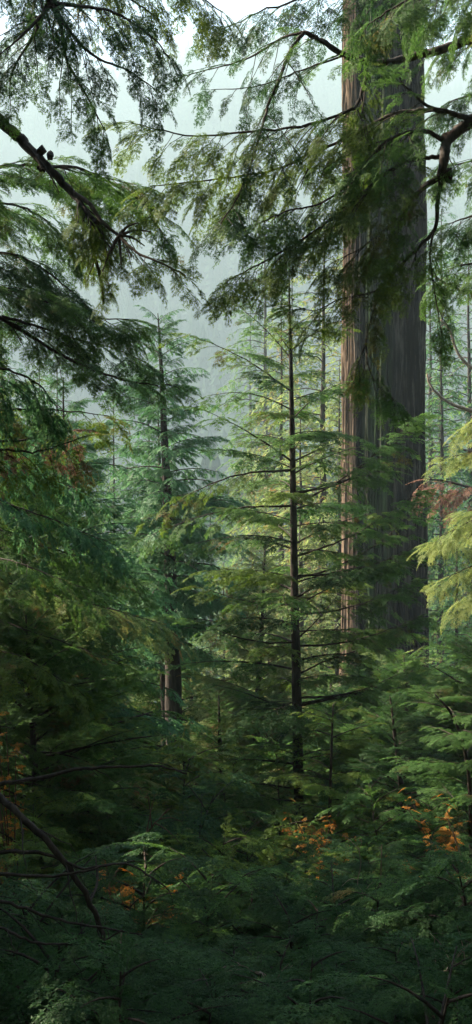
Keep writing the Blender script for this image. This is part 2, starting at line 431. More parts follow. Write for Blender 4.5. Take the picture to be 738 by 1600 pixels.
X, Y = np.meshgrid(gx, gy); Z = ground_z(X, Y)
V = np.stack([X, Y, Z], -1).reshape(-1, 3); nx = len(gx); ny = len(gy)
i = np.arange(ny - 1)[:, None] * nx; j = np.arange(nx - 1)[None, :]
a, b, c, d = i + j, i + j + 1, i + nx + j + 1, i + nx + j
T = np.concatenate([np.stack([a, b, c], -1).reshape(-1, 3), np.stack([a, c, d], -1).reshape(-1, 3)])
mb = MB(); mb.add(V, T, 0); g = link('ground', mb.mesh('ground', [gm], True)); g['kind'] = 'structure'

# ------------------------------------------------------------------ haze : one closed box round everything
hm = bpy.data.materials.new('mist'); nt, N, L = nodes(hm)
out = N.new('ShaderNodeOutputMaterial'); pv = N.new('ShaderNodeVolumePrincipled')
pv.inputs['Color'].default_value = (0.32, 0.43, 0.475, 1); pv.inputs['Density'].default_value = HAZE_DENSITY; pv.inputs['Anisotropy'].default_value = 0.1
L.new(pv.outputs[0], out.inputs['Volume'])
hx, hy0, hy1, hz0, hz1 = 705, -145, 1420, float(Z.min()) - 1.5, 505
V = np.array([(x, y, z) for x in (-hx, hx) for y in (hy0, hy1) for z in (hz0, hz1)], float)
Q = [(0, 1, 3, 2), (4, 6, 7, 5), (0, 4, 5, 1), (2, 3, 7, 6), (0, 2, 6, 4), (1, 5, 7, 3)]
T = [t for q in Q for t in ((q[0], q[1], q[2]), (q[0], q[2], q[3]))]
mb = MB(); mb.add(V, T, 0); hz = link('haze', mb.mesh('haze', [hm])); hz['kind'] = 'stuff'

# ------------------------------------------------------------------ the giant trunk
def giant():
    D = 30.0; rg = rng_of(5); x0 = (602 - 369) / F * D; Rr = 0.98
    z0 = float(ground_z(x0, D)) - 0.4; z1 = 26.0
    nth = 480
    th = np.linspace(0, 2 * math.pi, nth, endpoint=False); zz = np.concatenate([np.linspace(z0, 14, 300), np.linspace(14.2, z1, 20)])
    TH, ZZ = np.meshgrid(th, zz)                         # th 0 = +x , -pi/2 = towards the camera
    base = Rr * (1 - 0.004 * (ZZ - z0)) + 0.55 * np.exp(-(ZZ - z0) / 1.3)
    fl = 0
    for k, a_ in ((3, 0.035), (5, 0.03), (8, 0.022), (13, 0.012)):
        fl = fl + a_ * np.cos(k * TH + rg.uniform(0, 6) + 0.10 * np.sin(ZZ * 0.5 + rg.uniform(0, 6)))
    def groove(xn, wid, dep):                            # a groove at normalised screen x, on the camera side
        a0 = -math.acos(xn) if True else 0
        dd = (TH - (a0 % (2 * math.pi)) + math.pi) % (2 * math.pi) - math.pi + 0.03 * np.sin(ZZ * 0.7 + xn * 9)
        return dep * np.exp(-(dd / wid) ** 2)
    fl = fl - groove(-0.66, 0.10, 0.16) - groove(-0.02, 0.09, 0.10) - groove(0.45, 0.05, 0.05) - groove(-0.3, 0.04, 0.05)
    fur = 0
    for k, a_ in ((17, 0.020), (31, 0.022), (61, 0.016), (97, 0.012), (151, 0.007)):
        wander = np.zeros_like(zz)
        for f_ in (0.25, 0.7, 1.9, 4.1): wander += (1.1 / (1 + f_)) * np.sin(zz * f_ + rg.uniform(0, 6))
        amp = 0.6 + 0.4 * np.sin(TH * (k % 7 + 2) + ZZ * 0.8 + rg.uniform(0, 6))
        fur = fur + a_ * amp * (np.abs(np.sin(k * 0.5 * TH + wander[:, None] * 0.9)) ** 0.7 - 0.6)
    rad = base * (1 + fl) + fur * 4.3 + rg.normal(0, 0.003, TH.shape)
    V = np.stack([np.cos(TH) * rad, np.sin(TH) * rad, ZZ - z0], -1).reshape(-1, 3)
    n_z = len(zz); i = np.arange(n_z - 1)[:, None] * nth; j = np.arange(nth)[None, :]; k = (j + 1) % nth
    A, B, C_, D_ = i + j, i + k, i + nth + k, i + nth + j
    T = np.concatenate([np.stack([A, B, C_], -1).reshape(-1, 3), np.stack([A, C_, D_], -1).reshape(-1, 3)])
    tint = np.clip(0.55 + (fur / 0.045) * 0.5, 0, 1).ravel()        # 1 on the ridges, 0 down in the furrows
    m = bpy.data.materials.new('furrowed_giant_bark'); nt, N, L = nodes(m)
    out = N.new('ShaderNodeOutputMaterial'); tc = N.new('ShaderNodeTexCoord')
    mp = N.new('ShaderNodeMapping'); mp.inputs['Scale'].default_value = (1, 1, 0.07); L.new(tc.outputs['Object'], mp.inputs[0])
    nz = N.new('ShaderNodeTexNoise'); nz.inputs['Scale'].default_value = 8; nz.inputs['Detail'].default_value = 7; nz.inputs['Roughness'].default_value = 0.7
    L.new(mp.outputs[0], nz.inputs['Vector'])
    rp = ramp(N, [(0.42, (0.003, 0.002, 0.002)), (0.51, (0.014, 0.011, 0.009)), (0.60, (0.085, 0.074, 0.065))]); L.new(nz.outputs['Fac'], rp.inputs[0])
    # green algae film on the camera-side face left of the middle, streaky
    sx = N.new('ShaderNodeSeparateXYZ'); L.new(tc.outputs['Object'], sx.inputs[0])
    mr = N.new('ShaderNodeMapRange'); mr.inputs['From Min'].default_value = -0.66; mr.inputs['From Max'].default_value = -0.52; L.new(sx.outputs['X'], mr.inputs['Value'])
    mr2 = N.new('ShaderNodeMapRange'); mr2.inputs['From Min'].default_value = 0.12; mr2.inputs['From Max'].default_value = -0.08; L.new(sx.outputs['X'], mr2.inputs['Value'])
    mm = N.new('ShaderNodeMath'); mm.operation = 'MULTIPLY'; L.new(mr.outputs[0], mm.inputs[0]); L.new(mr2.outputs[0], mm.inputs[1])
    n3 = N.new('ShaderNodeTexNoise'); n3.inputs['Scale'].default_value = 6; n3.inputs['Detail'].default_value = 5; L.new(mp.outputs[0], n3.inputs['Vector'])
    r3 = ramp(N, [(0.40, (0.15, 0.15, 0.15)), (0.62, (1, 1, 1))]); L.new(n3.outputs['Fac'], r3.inputs[0])
    m2 = N.new('ShaderNodeMath'); m2.operation = 'MULTIPLY'; L.new(mm.outputs[0], m2.inputs[0]); L.new(r3.outputs[0], m2.inputs[1])
    mc = N.new('ShaderNodeMix'); mc.data_type = 'RGBA'; L.new(m2.outputs[0], mc.inputs['Factor']); L.new(rp.outputs[0], mc.inputs['A']); mc.inputs['B'].default_value = (0.030, 0.050, 0.020, 1)
    mr4 = N.new('ShaderNodeMapRange'); mr4.inputs['From Min'].default_value = -0.74; mr4.inputs['From Max'].default_value = -0.84; L.new(sx.outputs['X'], mr4.inputs['Value'])  # left edge strip coloured paler: warm sunlight put into the bark
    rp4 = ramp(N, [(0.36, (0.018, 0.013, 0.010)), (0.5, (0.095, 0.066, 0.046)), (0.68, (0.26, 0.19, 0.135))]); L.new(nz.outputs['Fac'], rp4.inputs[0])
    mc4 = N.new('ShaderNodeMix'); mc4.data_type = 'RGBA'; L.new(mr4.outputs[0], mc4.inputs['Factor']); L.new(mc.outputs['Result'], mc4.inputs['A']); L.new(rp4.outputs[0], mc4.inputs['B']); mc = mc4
    pb = N.new('ShaderNodeBsdfPrincipled'); pb.inputs['Roughness'].default_value = 0.95; pb.inputs['Specular IOR Level'].default_value = 0.03
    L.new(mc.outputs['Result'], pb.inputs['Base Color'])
    bp = N.new('ShaderNodeBump'); bp.inputs['Strength'].default_value = 1.0; bp.inputs['Distance'].default_value = 0.04
    L.new(nz.outputs['Fac'], bp.inputs['Height']); L.new(bp.outputs[0], pb.inputs['Normal']); L.new(pb.outputs[0], out.inputs['Surface'])
    root = thing('giant_conifer', 'huge old conifer with a broad furrowed trunk, its left edge lit orange', 'tree', (x0, D, z0))
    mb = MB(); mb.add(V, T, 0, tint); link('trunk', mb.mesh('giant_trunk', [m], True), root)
    # crown far above the frame
    rg2 = rng_of(9); cr = MB(); wd = MB(); items = []
    for q in range(45):
        h = rg2.uniform(26, 34); a = rg2.uniform(0, 6.283); ln = rg2.uniform(2.5, 5.5) * (1 - (h - 26) / 12)
        d = np.array([math.cos(a), math.sin(a), -0.15])
        p0 = np.array([0, 0, h]) + d * 0.5
        wd.add(*tube(np.array([p0, p0 + d * ln * 0.6, p0 + d * ln + [0, 0, -0.4]]), [0.07, 0.04, 0.01], 5), 0)
        for j in range(12):
            v = rg2.uniform(0.2, 1); items.append((p0 + d * ln * v, d + rg2.normal(0, 0.7, 3) * [1, 1, 0.3], rg2.uniform(0.7, 1.3), rg2.normal(0, .3), rg2.normal(0, .1)))
    put_sprays(cr, items, 'cedar', 3, rg2); cw = link('limbs', wd.mesh('limbs', [BK['red']], True), root)
    s = np.linspace(0, 1, 8); tp = np.stack([0 * s, 0 * s, 32.8 + 6 * s], -1) - [0, 0, 0]
    link('crown', cr.mesh('giant_crown', [LF['deep']]), root)
giant()

# ------------------------------------------------------------------ trees with hand-laid branches that reach into the frame
def limb(root, origin, pts, r0, r1, leaf, kind='hemlock', lod=0, twig=0.5, start=0.15, dens=1.0, down=0.45, fwd=0.6, bark='dark', seed=1,
         spr=0.34, tipspr=True, depthvar=0.25, label=None, out=0.55, foliage=True, up=False, knots=()):
    """pts : (px, py, D) along the limb ; side twigs carry sprays. One branch mesh with one foliage sub-part."""
    rg = rng_of(seed)
    p3 = np.array([P(*q) for q in pts]); n = max(10, len(pts) * 5)
    ax = smooth_path(p3, n) - origin
    seglen = np.linalg.norm(np.diff(ax, axis=0), axis=1); cum = np.concatenate([[0], np.cumsum(seglen)]); Lt = cum[-1]
    s = cum / Lt
    wob = rg.normal(0, 0.004, ax.shape); wob[0] = 0; ax = ax + wob * Lt * 0.4
    wood, fol = MB(), MB()
    rr = r0 + (r1 - r0) * s ** 0.8
    wood.add(*tube(ax, rr, 8, 0.06, rg), 0, 0.3)
    tn = norm(np.gradient(ax, axis=0))
    items = []
    m = int(Lt / 0.10 * dens)
    for i in range(m):
        t = start + (1 - start) * (i + rg.uniform(0, 1)) / m
        p = np.array([np.interp(t, s, ax[:, k]) for k in range(3)]); tg = norm(np.array([np.interp(t, s, tn[:, k]) for k in range(3)]))
        side = np.cross(tg, [0, 0, 1.0]); 
        if np.linalg.norm(side) < 0.3: side = np.array([rg.normal(), rg.normal(), 0])
        side = norm(side) * (1 if i % 2 else -1)
        u = (t - start) / (1 - start)
        l = twig * (1 - 0.55 * u) * rg.uniform(0.45, 1.2)
        d = norm(fwd * tg + out * side * rg.uniform(0.5, 1.3) + np.array([0, 0, -1.0]) * down * rg.uniform(0.2, 1.5) + rg.normal(0, 0.15, 3))
        q = np.linspace(0, 1, 6)
        tw = p + d * (q * l)[:, None] + np.array([0, 0, -1.0]) * (0.22 * l * q ** 2)[:, None] + np.array([0, 0, 1]) * 0 + rg.normal(0, 0.006, (6, 3)) * q[:, None]
        wood.add(*tube(tw, np.linspace(max(0.0022, min(0.006, rr[int(t * (n - 1))] * 0.4)), 0.0012, 6), 5), 0, 0.3)
        if not foliage: continue
        k = max(2, int(l / (0.075 if lod == 0 else 0.11)))
        sd2 = norm(np.cross(d, [0, 0, 1.0]) + 1e-6)
        for j in range(k):
            v = (j + rg.uniform(0.2, 1)) / k; sj = 1 if j % 2 else -1
            pp = np.array([np.interp(v, q, tw[:, c]) for c in range(3)])
            e = d * 0.8 + sj * 0.7 * sd2 + np.array([0, 0, rg.normal(-0.15, 0.12)])
            items.append((pp, e, spr * rg.uniform(0.5, 1.1) * (1 - 0.35 * v), rg.normal(0, 0.30), rg.normal(0, 0.10)))
        items.append((tw[-2], d + [0, 0, -0.3], spr * rg.uniform(0.7, 1.0), rg.normal(0, 0.25), 0.06))
    if tipspr and foliage:
        items.append((ax[-2], ax[-1] - ax[-2], spr * 1.1, 0, 0.05))
    for (kx, ky, kd, kr) in knots:                    # swollen knots and broken stubs
        c = P(kx, ky, kd) - origin; e = c + rg.normal(0, 1, 3) * kr * 1.2
        wood.add(*tube(np.array([c, (c + e) / 2 + [0, 0, kr], e]), [kr, kr * 1.25, kr * 0.6], 8, 0.15, rg), 0, 0.3)
    b = link('branch', wood.mesh('limb_wood', [BK[bark]], True), root)
    if label: b['label'] = label
    if items:
        put_sprays(fol, items, kind, lod, rg)
        link('foliage', fol.mesh('limb_foliage', [LF[leaf]]), b)
    return b

def edge_tree(name, label, px, D, r, top, bark='dark', lean=0.0, seed=3, cat='tree'):
    x = (px - 369) / F * D; z0 = float(ground_z(x, D)) - 0.2
    root = thing(name, label, cat, (x, D, z0)); rg = rng_of(seed)
    s = np.linspace(0, 1, 24); H = top - z0
    path = np.stack([np.cumsum(rg.normal(0, 0.006, 24)) + lean * s, np.cumsum(rg.normal(0, 0.006, 24)), H * s], -1)
    rad = r * (1 - 0.8 * s); rad[0] *= 1.4
    mb = MB(); mb.add(*tube(path, rad, 14, 0.04, rg), 0)
    link('trunk', mb.mesh('trunk', [BK[bark]], True), root)
    return root, np.array([x, D, z0])

# ================================================================== the scene
# central young hemlock
def hero():
    rg = rng_of(21); D = 15.0
    base = P(468, 1300, D); x = base[0]; z0 = float(ground_z(x, D)) - 0.1
    root = thing('young_hemlock', 'slender young hemlock with a straight dark trunk, in front of the giant trunk', 'tree', (x, D, z0))
    O = np.array([x, D, z0])
    tp = [P(469, 1330, D), P(467, 1240, D), P(464, 1100, D), P(461, 950, D), P(459, 820, D), P(457, 700, D), P(455, 580, D), P(453, 500, D), P(452, 425, D)]
    tp = [np.array([x, D, z0])] + tp
    path = smooth_path(tp, 60) - O
    s = np.linspace(0, 1, 60)
    rad = np.interp(s, [0, .15, .5, .75, .92, 1], [0.085, 0.068, 0.046, 0.028, 0.014, 0.004]) * (1 + rg.normal(0, 0.04, 60))
    mb = MB(); mb.add(*tube(path, rad, 12, 0.05, rg), 0, 0.5)
    link('trunk', mb.mesh('trunk', [BK['dark']], True), root)
    def at(py):
        z = -(py - 800) / F * D
        return np.array([np.interp(z - z0, path[:, 2], path[:, k]) for k in range(3)]) + O
    # hand placed limbs : (start py, end px, end py, end depth, mid lift in px)
    L_ = [(612, 288, 522, 14.6, -12), (640, 325, 618, 14.7, -14), (722, 318, 640, 14.4, -6), (735, 250, 800, 14.2, -20), (790, 222, 842, 14.6, -16),
          (858, 300, 850, 15.6, -14), (945, 315, 918, 14.5, 8), (1004, 312, 972, 14.0, 12), (560, 372, 478, 15.4, -6), (1105, 360, 1120, 14.4, -10),
          (1252, 372, 1228, 14.2, 6), (1180, 388, 1165, 15.4, -4),
          (548, 540, 512, 15.4, -12), (655, 540, 596, 15.6, -8), (775, 612, 735, 14.5, -4), (850, 600, 800, 15.4, -8), (770, 655, 655, 14.3, 30),
          (935, 512, 892, 14.6, 4), (1000, 545, 905, 15.2, 8), (935, 610, 880, 15.5, -10), (1105, 575, 1080, 14.6, -4), (1055, 600, 1010, 15.4, -8), (1190, 560, 1180, 14.5, -6), (905, 655, 795, 14.8, 20)]
    for k, (py, ex, ey, ed, lift) in enumerate(L_):
        a = at(py); e = P(ex, ey, ed); sx = (a[0] / D * F + 369)
        pts = [(sx, py, a[1])]
        for t in (0.33, 0.66):
            pts.append((sx + (ex - sx) * t, py + (ey - py) * t + lift * math.sin(t * 3.14), a[1] + (ed - a[1]) * t))
        pts.append((ex, ey, ed))
        Lm = np.linalg.norm(e - a)
        limb(root, O, pts, 0.007 + 0.005 * Lm * (1 if py > 700 else .7), 0.0025, 'mid' if k % 3 else 'olive', lod=1, twig=0.26 + 0.13 * Lm, start=0.22 if py < 900 else 0.3, dens=0.8, down=0.22, fwd=0.75, out=0.75,
             seed=200 + k, spr=0.26)
    for k, (py, ex, ey, ed) in enumerate(((790, 650, 652, 14.0), (870, 655, 768, 14.0), (900, 660, 850, 14.3), (960, 650, 905, 14.2), (1010, 660, 960, 14.4), (1090, 640, 1045, 14.2))):
        a = at(py); sx = a[0] / D * F + 369
        pts = [(sx, py, a[1])] + [(sx + (ex - sx) * t, py + (ey - py) * t + 14 * math.sin(t * 3.14), a[1] + (ed - a[1]) * t) for t in (0.33, 0.66)] + [(ex, ey, ed)]
        limb(root, O, pts, 0.016, 0.0025, 'mid', lod=1, twig=0.42, start=0.4, dens=1.7, down=0.18, fwd=0.8, out=0.8, seed=240 + k, spr=0.27)
    ph = 0.4
    for i in range(54):
        py = 445 + (i + rg.uniform(0, 1)) / 54 * 800
        a = at(py) - O; u = (py - 445) / 800; ph += 2.4 + rg.normal(0, 0.3)
        ln = (0.14 + 1.55 * min(1, u / 0.55) ** 0.8) * rg.uniform(0.6, 1.1) * (1 if u < 0.85 else 0.7)
        w_, l_, Lb = BOUGH['hemlock', 1][rg.integers(0, 6)]
        o = link('branch', w_, root); o.location = a; o.scale = (ln / Lb,) * 3
        o.rotation_euler = (rg.normal(0, 0.12), -(0.32 - 0.25 * u + rg.normal(0, 0.1)), ph)
        link('foliage', l_, o, LF[('mid', 'mid', 'olive', 'deep')[i % 4]])
hero()

# western red cedars on the left of the middle
make_tree('young_cedar', 'young cedar with feathery blue-green fronds and a thin drooping tip, left of the middle', (278 - 369) / F * 21, 21.0, P(0, 490, 21)[2], trunk_r=0.165,
          nb=98, kind='cedar', leaf='blue', bark='dark', spread=1.7, bare=0.36, seed=31, lean=(-0.33, 0), shape=0.5)
make_tree('young_cedar', 'thin cedar stem leaning close beside the larger cedar left of the middle', (262 - 369) / F * 22.2, 22.2, P(0, 640, 22.2)[2], trunk_r=0.10,
          nb=70, kind='cedar', leaf='blue', bark='dark', spread=1.5, bare=0.35, seed=32, lean=(-0.16, 0), shape=0.7)

# dense trees on the left
LT = [(120, 17.0, 590, 'cedar', 'blue', 1.9, 'bushy blue-green cedar filling the middle of the left side'),
      (30, 13.5, 640, 'hemlock', 'mid', 1.9, 'green hemlock at the left edge below the rust-tinted boughs'),
      (-40, 17.0, 560, 'hemlock', 'olive', 2.3, 'tall hemlock half cut by the left edge, rust-tinted needles'),
      (115, 14.8, 880, 'hemlock', 'olive', 1.1, 'olive-green hemlock in front of the left cedar'),
      (70, 10.8, 960, 'hemlock', 'mid', 1.5, 'small hemlock low at the left, just above the arched bare branch'),
      (350, 17.5, 1080, 'hemlock', 'mid', 0.8, 'small bright hemlock between the cedar and the central hemlock'),
      (395, 21.0, 840, 'hemlock', 'warm', 1.6, 'sunlit yellow-green hemlock just behind the central hemlock'),
      (572, 19.0, 1040, 'hemlock', 'mid', 1.9, 'green hemlock spreading its boughs across the foot of the giant trunk'),
      (645, 16.5, 1025, 'hemlock', 'mid', 1.6, 'fresh green hemlock in front of the right side of the giant trunk'),
      (740, 15.0, 985, 'hemlock', 'mid', 1.7, 'fresh green hemlock at the right edge beneath the yellow boughs'),
      (650, 12.5, 1090, 'hemlock', 'deep', 0.9, 'dark green hemlock crouching before the giant trunk base'),
      (260, 24.0, 880, 'hemlock', 'mid', 2.0, 'shadowy hemlock close behind the reddish cedar trunks')]
rg = rng_of(303)
for i, (px, D, ty, kind, leaf, sp, lab) in enumerate(LT):
    sp *= 1.12
    make_tree('cedar' if kind == 'cedar' else 'hemlock', lab, (px - 369) / F * D, D, P(0, ty, D)[2], trunk_r=0.042 + 0.003 * (D - 10), nb=98, lean=(rg.uniform(-.25, .25), rg.uniform(-.2, .2)), kind=kind, leaf=leaf,
              bark='dark', spread=sp, bare=0.06, seed=300 + i, shape=0.65, rise=0.18)

# hazy trees beyond
G = {'warm': 'sunlit conifers standing behind the central hemlock', 'right': 'hazy conifers right of the giant trunk', 'mist': 'pale conifers fading into the mist', 'left': 'conifers behind the left-hand trees'}
LB = {'warm': 'sunlit conifer with yellow-green and rust foliage behind the central hemlock', 'right': 'hazy blue-green conifer in the gap right of the giant trunk',
      'mist': 'pale conifer almost lost in the mist of the valley', 'left': 'soft green conifer seen through gaps between the left-hand trees'}
ft = [(505, 37, 330, 'warm', 'warm', 0), (440, 42, 470, 'warm', 'warm', 1), (560, 46, 250, 'warm', 'warm', 3), (395, 47, 700, 'warm', 'warm', 2), (350, 40, 880, 'warm', 'warm', 0), (470, 34, 620, 'warm', 'warm', 2),
      (420, 33, 900, 'warm', 'warm', 3), (300, 36, 940, 'warm', 'warm', 1), (530, 33, 560, 'warm', 'warm', 1),
      (692, 44, 470, 'blue', 'right', 1), (735, 50, 360, 'mid', 'right', 3), (765, 40, 600, 'blue', 'right', 0), (675, 62, 440, 'mid', 'right', 2), (715, 36, 760, 'mid', 'right', 1), (690, 75, 330, 'blue', 'right', 0),
      (415, 95, 330, 'mid', 'mist', 0), (455, 130, 400, 'mid', 'mist', 3), (392, 160, 470, 'mid', 'mist', 1), (330, 90, 760, 'blue', 'mist', 2), (290, 130, 740, 'blue', 'mist', 3),
      (235, 60, 600, 'blue', 'left', 2), (180, 55, 610, 'mid', 'left', 1), (120, 48, 640, 'mid', 'left', 0), (60, 45, 560, 'mid', 'left', 3), (10, 52, 480, 'blue', 'left', 2), (-40, 42, 420, 'mid', 'left', 1), (90, 70, 560, 'blue', 'left', 0),
      (150, 34, 800, 'mid', 'left', 1), (215, 38, 820, 'mid', 'left', 0), (270, 45, 820, 'mid', 'left', 2)]
rg = rng_of(77)
for (px, D, ty, leaf, gk, k) in ft:
    far_tree(px, D, ty, leaf, LB[gk], G[gk], k, rg.uniform(0, 6.28), rg.uniform(0.9, 1.25))

# distant wooded slope : one far-off mass
def far_wood():
    rg = rng_of(88)
    seg = 7; protos = []
    for q in range(4):
        V, T = [], []; b = 0
        for lay in range(9):
            z0 = 1.5 + lay * 2.9; r = (3.9 - lay * 0.40) * rg.uniform(0.85, 1.15); ph = rg.uniform(0, 1)
            a = np.linspace(0, 2 * math.pi, seg * 2, endpoint=False) + ph
            rr = r * np.where(np.arange(seg * 2) % 2 == 0, 1, 0.8) * rg.uniform(0.8, 1.2, seg * 2)
            ring = np.stack([np.cos(a) * rr, np.sin(a) * rr, z0 + rg.normal(0, 0.25, seg * 2)], -1)
            V.append(ring); V.append([[0, 0, z0 + 4.3]])
            n = seg * 2; T.append(np.stack([b + np.arange(n), b + (np.arange(n) + 1) % n, np.full(n, b + n)], -1)); b += n + 1
        tv, tt = tube(np.array([[0, 0, -1], [0, 0, 14.0], [0, 0, 28.5]]), [0.45, 0.3, 0.05], 4)
        V.append(tv); T.append(tt + b); protos.append((np.vstack(V), np.vstack(T)))
    mb = MB()
    for i in range(5200):
        y = 190 + 1180 * rg.uniform() ** 0.8; x = rg.uniform(-0.25, 0.25) * y + rg.uniform(-20, 20)
        z = float(ground_z(x, y)); sc = rg.uniform(0.55, 1.45); a = rg.uniform(0, 6.28); V, T = protos[i % 4]
        c, s_ = math.cos(a), math.sin(a)
        W = np.stack([V[:, 0] * c - V[:, 1] * s_, V[:, 0] * s_ + V[:, 1] * c, V[:, 2]], -1) * [sc * 1.7, sc * 1.7, sc * 0.95] + [x, y, z]
        mb.add(W, T, 0, rg.uniform(0.1, 0.9))
    o = link('distant_forest', mb.mesh('distant_forest', [LF['far']])); o['kind'] = 'stuff'
    o['label'] = 'wooded mountainside dissolving into pale mist'
far_wood()

# unseen trees added round the camera, heights shaped to shade the near ground
def shade_trees():
    rg = rng_of(99); tr, cr = MB(), MB(); items = []
    spots = []
    for i in range(3000):
        y = rg.uniform(-38, 26); x = rg.uniform(-30, 24)
        if y > -3 and abs(x) < 0.2 * max(y, 0) + (4.0 if x < 0 else 4.8): continue
        if y <= -3 and math.hypot(x, y) < 5.5: continue
        if y > 13.5: continue
        if any((x - a) ** 2 + (y - b) ** 2 < (3.4 if b < 2 else 2.5) ** 2 for a, b in spots): continue
        spots.append((x, y))
        if len(spots) > 110: break
    for (x, y) in spots:
        z0 = float(ground_z(x, y)); H = rg.uniform(18, 27) if (y < 3 or x > 0) else (rg.uniform(3, 4.2) if x > -5.5 else rg.uniform(7, 9)) - z0
        s = np.linspace(0, 1, 6); tr.add(*tube(np.stack([x + 0 * s, y + 0 * s, z0 + H * s], -1), 0.3 * (1 - s) + 0.03, 7), 0)
        n = int(H * (2.2 if y < 2 else 5.0))
        for j in range(n):
            t = 0.10 + 0.9 * (j + rg.uniform(0, 1)) / n; a = rg.uniform(0, 6.28); ln = 3.6 * (1 - t) ** (0.6 if H > 15 else 0.35) + 0.4
            if y > 0: ln = min(ln, abs(x) - 0.2 * y - 0.9)
            d = np.array([math.cos(a), math.sin(a), -0.15])
            for v in (0.1, 0.35, 0.6, 0.85):
                if v * ln > ln - 0.1: continue
                items.append((np.array([x, y, z0 + H * t]) + d * ln * v, d + rg.normal(0, .5, 3) * [1, 1, .3], rg.uniform(1.1, 1.8) * min(1, ln / 2), rg.normal(0, .3), rg.normal(0, .1)))
    items = [q for q in items if not (q[0][1] > -1.5 and abs(q[0][0]) < 0.2 * max(q[0][1], 0) + 2.0 and abs(q[0][2]) < 0.43 * max(q[0][1], 0) + 2.0)]
    def near(q): return math.hypot(q[0][0], q[0][1]) < 11 and q[0][2] < 9
    items = [q for q in items if not (math.hypot(q[0][0], q[0][1]) < 3.4 and q[0][2] < 5)]
    put_sprays(cr, [q for q in items if not near(q)], 'hemlock', 3, rg)
    put_sprays(cr, [(q[0] + rg.normal(0, .25, 3), q[1] + rg.normal(0, .4, 3), q[2] * 0.5, q[3], q[4]) for q in items if near(q) for _ in range(5)], 'hemlock', 2, rg)
    root = bpy.data.objects.new('added_shade_forest', None); COL.objects.link(root); root['kind'] = 'stuff'; root['label'] = 'unseen conifers added around the viewpoint to shade the near ground'
    link('trunks', tr.mesh('trunks', [BK['dark']], True), root); link('crowns', cr.mesh('crowns', [LF['deep']]), root)
shade_trees()

# understory : young hemlocks and shrubs, whole plants sharing a few meshes
def sapling_mesh(H, spread, kind, lod, seed, nb, per, wood='dark', spr=(0.16, 0.34), rise=0.35):
    rg = rng_of(seed); wd, lf = MB(), MB(); items = []; s = np.linspace(0, 1, 10)
    path = np.stack([np.cumsum(rg.normal(0, .015, 10)), np.cumsum(rg.normal(0, .015, 10)), s * H], -1)
    wd.add(*tube(path, 0.008 * H * (1 - s) + 0.003, 7), 0)
    for i in range(6): items.append((path[-1 - i // 2], rg.normal(0, 1, 3) * [.6, .6, .2] + [0, 0, .8], spr[0], 0.0, 0.1))
    ph = 0
    for i in range(nb):
        t = 0.03 + 0.95 * (i + rg.uniform(0, 1)) / nb; ph += 2.4 + rg.normal(0, .3)
        ln = spread * (1 - t) ** 0.6 * rg.uniform(.6, 1.15) + 0.08
        p = np.array([np.interp(t, s, path[:, k]) for k in range(3)])
        d = np.array([math.cos(ph), math.sin(ph), 0.0]); sd = np.array([-d[1], d[0], 0]); q = np.linspace(0, 1, 5); r_ = rise + 0.4 * t
        ax = p + d * (q * ln)[:, None] + np.array([0, 0, 1.0]) * (ln * (r_ * q - 0.35 * q ** 2))[:, None]
        wd.add(*tube(ax, 0.0045 * (1 - q) + 0.0015, 4), 0)
        m = max(3, int(ln * per * 1.2))
        for j in range(m):
            v = 0.03 + 0.97 * (j + rg.uniform(0, 1)) / m; sj = 1 if j % 2 else -1
            pp = np.array([np.interp(v, q, ax[:, k]) for k in range(3)])
            items.append((pp, d + sj * sd * (1.1 - 0.4 * v) + [0, 0, rg.normal(0.0, 0.15)], rg.uniform(*spr) * (1.15 - 0.5 * v), rg.normal(0, .3), rg.normal(0, .09)))
        items.append((ax[-2], ax[-1] - ax[-2], spr[1], rg.normal(0, .2), .08))
    put_sprays(lf, items, kind, lod, rg)
    return wd.mesh('stem_mesh', [BK[wood]], True), lf.mesh('sapling_foliage', [LF['deep']]), H
SAP = [sapling_mesh(1.5, 0.75, 'hemlock', 1, 501, 26, 10), sapling_mesh(1.1, 0.8, 'hemlock', 1, 502, 22, 10), sapling_mesh(1.9, 0.8, 'hemlock', 1, 503, 32, 9), sapling_mesh(1.3, 0.6, 'hemlock', 1, 504, 34, 10, rise=.6)]
SAPN = [sapling_mesh(0.9, 0.55, 'hemlock', 0, 511, 20, 13, spr=(0.12, 0.24)), sapling_mesh(1.1, 0.6, 'hemlock', 0, 512, 24, 13, spr=(0.12, 0.24)), sapling_mesh(0.7, 0.6, 'hemlock', 0, 513, 18, 13, spr=(0.12, 0.24), rise=.5)]
def sapling(x, y, H, k, leaf, label, group, rz, bark='dark'):
    w_, l_, H0 = SAP[k % 4] if y > 7.6 else SAPN[k % 3]; root = thing('sapling', label, 'sapling', (x, y, float(ground_z(x, y)) - 0.05), rz, group)
    root.scale = (H / H0,) * 3; q = random.Random(int(x * 1e4)); root.rotation_euler = (q.gauss(0, .16), q.gauss(0, .16), rz); link('stem', w_, root); link('foliage', l_, root, LF[leaf])
rg = rng_of(61)
ZONES = [  # y range, target top py range, n, leaf choices (shade and light put into colour), label, group
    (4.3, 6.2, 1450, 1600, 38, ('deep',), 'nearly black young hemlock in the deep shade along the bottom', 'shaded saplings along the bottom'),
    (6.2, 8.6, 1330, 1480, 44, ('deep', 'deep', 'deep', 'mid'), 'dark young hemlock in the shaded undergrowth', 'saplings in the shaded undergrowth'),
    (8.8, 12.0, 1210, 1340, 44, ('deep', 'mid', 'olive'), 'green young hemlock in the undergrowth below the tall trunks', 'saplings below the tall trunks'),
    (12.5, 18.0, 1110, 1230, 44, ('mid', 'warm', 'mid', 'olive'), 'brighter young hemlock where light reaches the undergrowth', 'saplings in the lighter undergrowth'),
    (18.5, 28.0, 1020, 1140, 40, ('warm', 'warm', 'mid'), 'soft green young hemlock far back among the trunks', 'saplings far back among the trunks')]
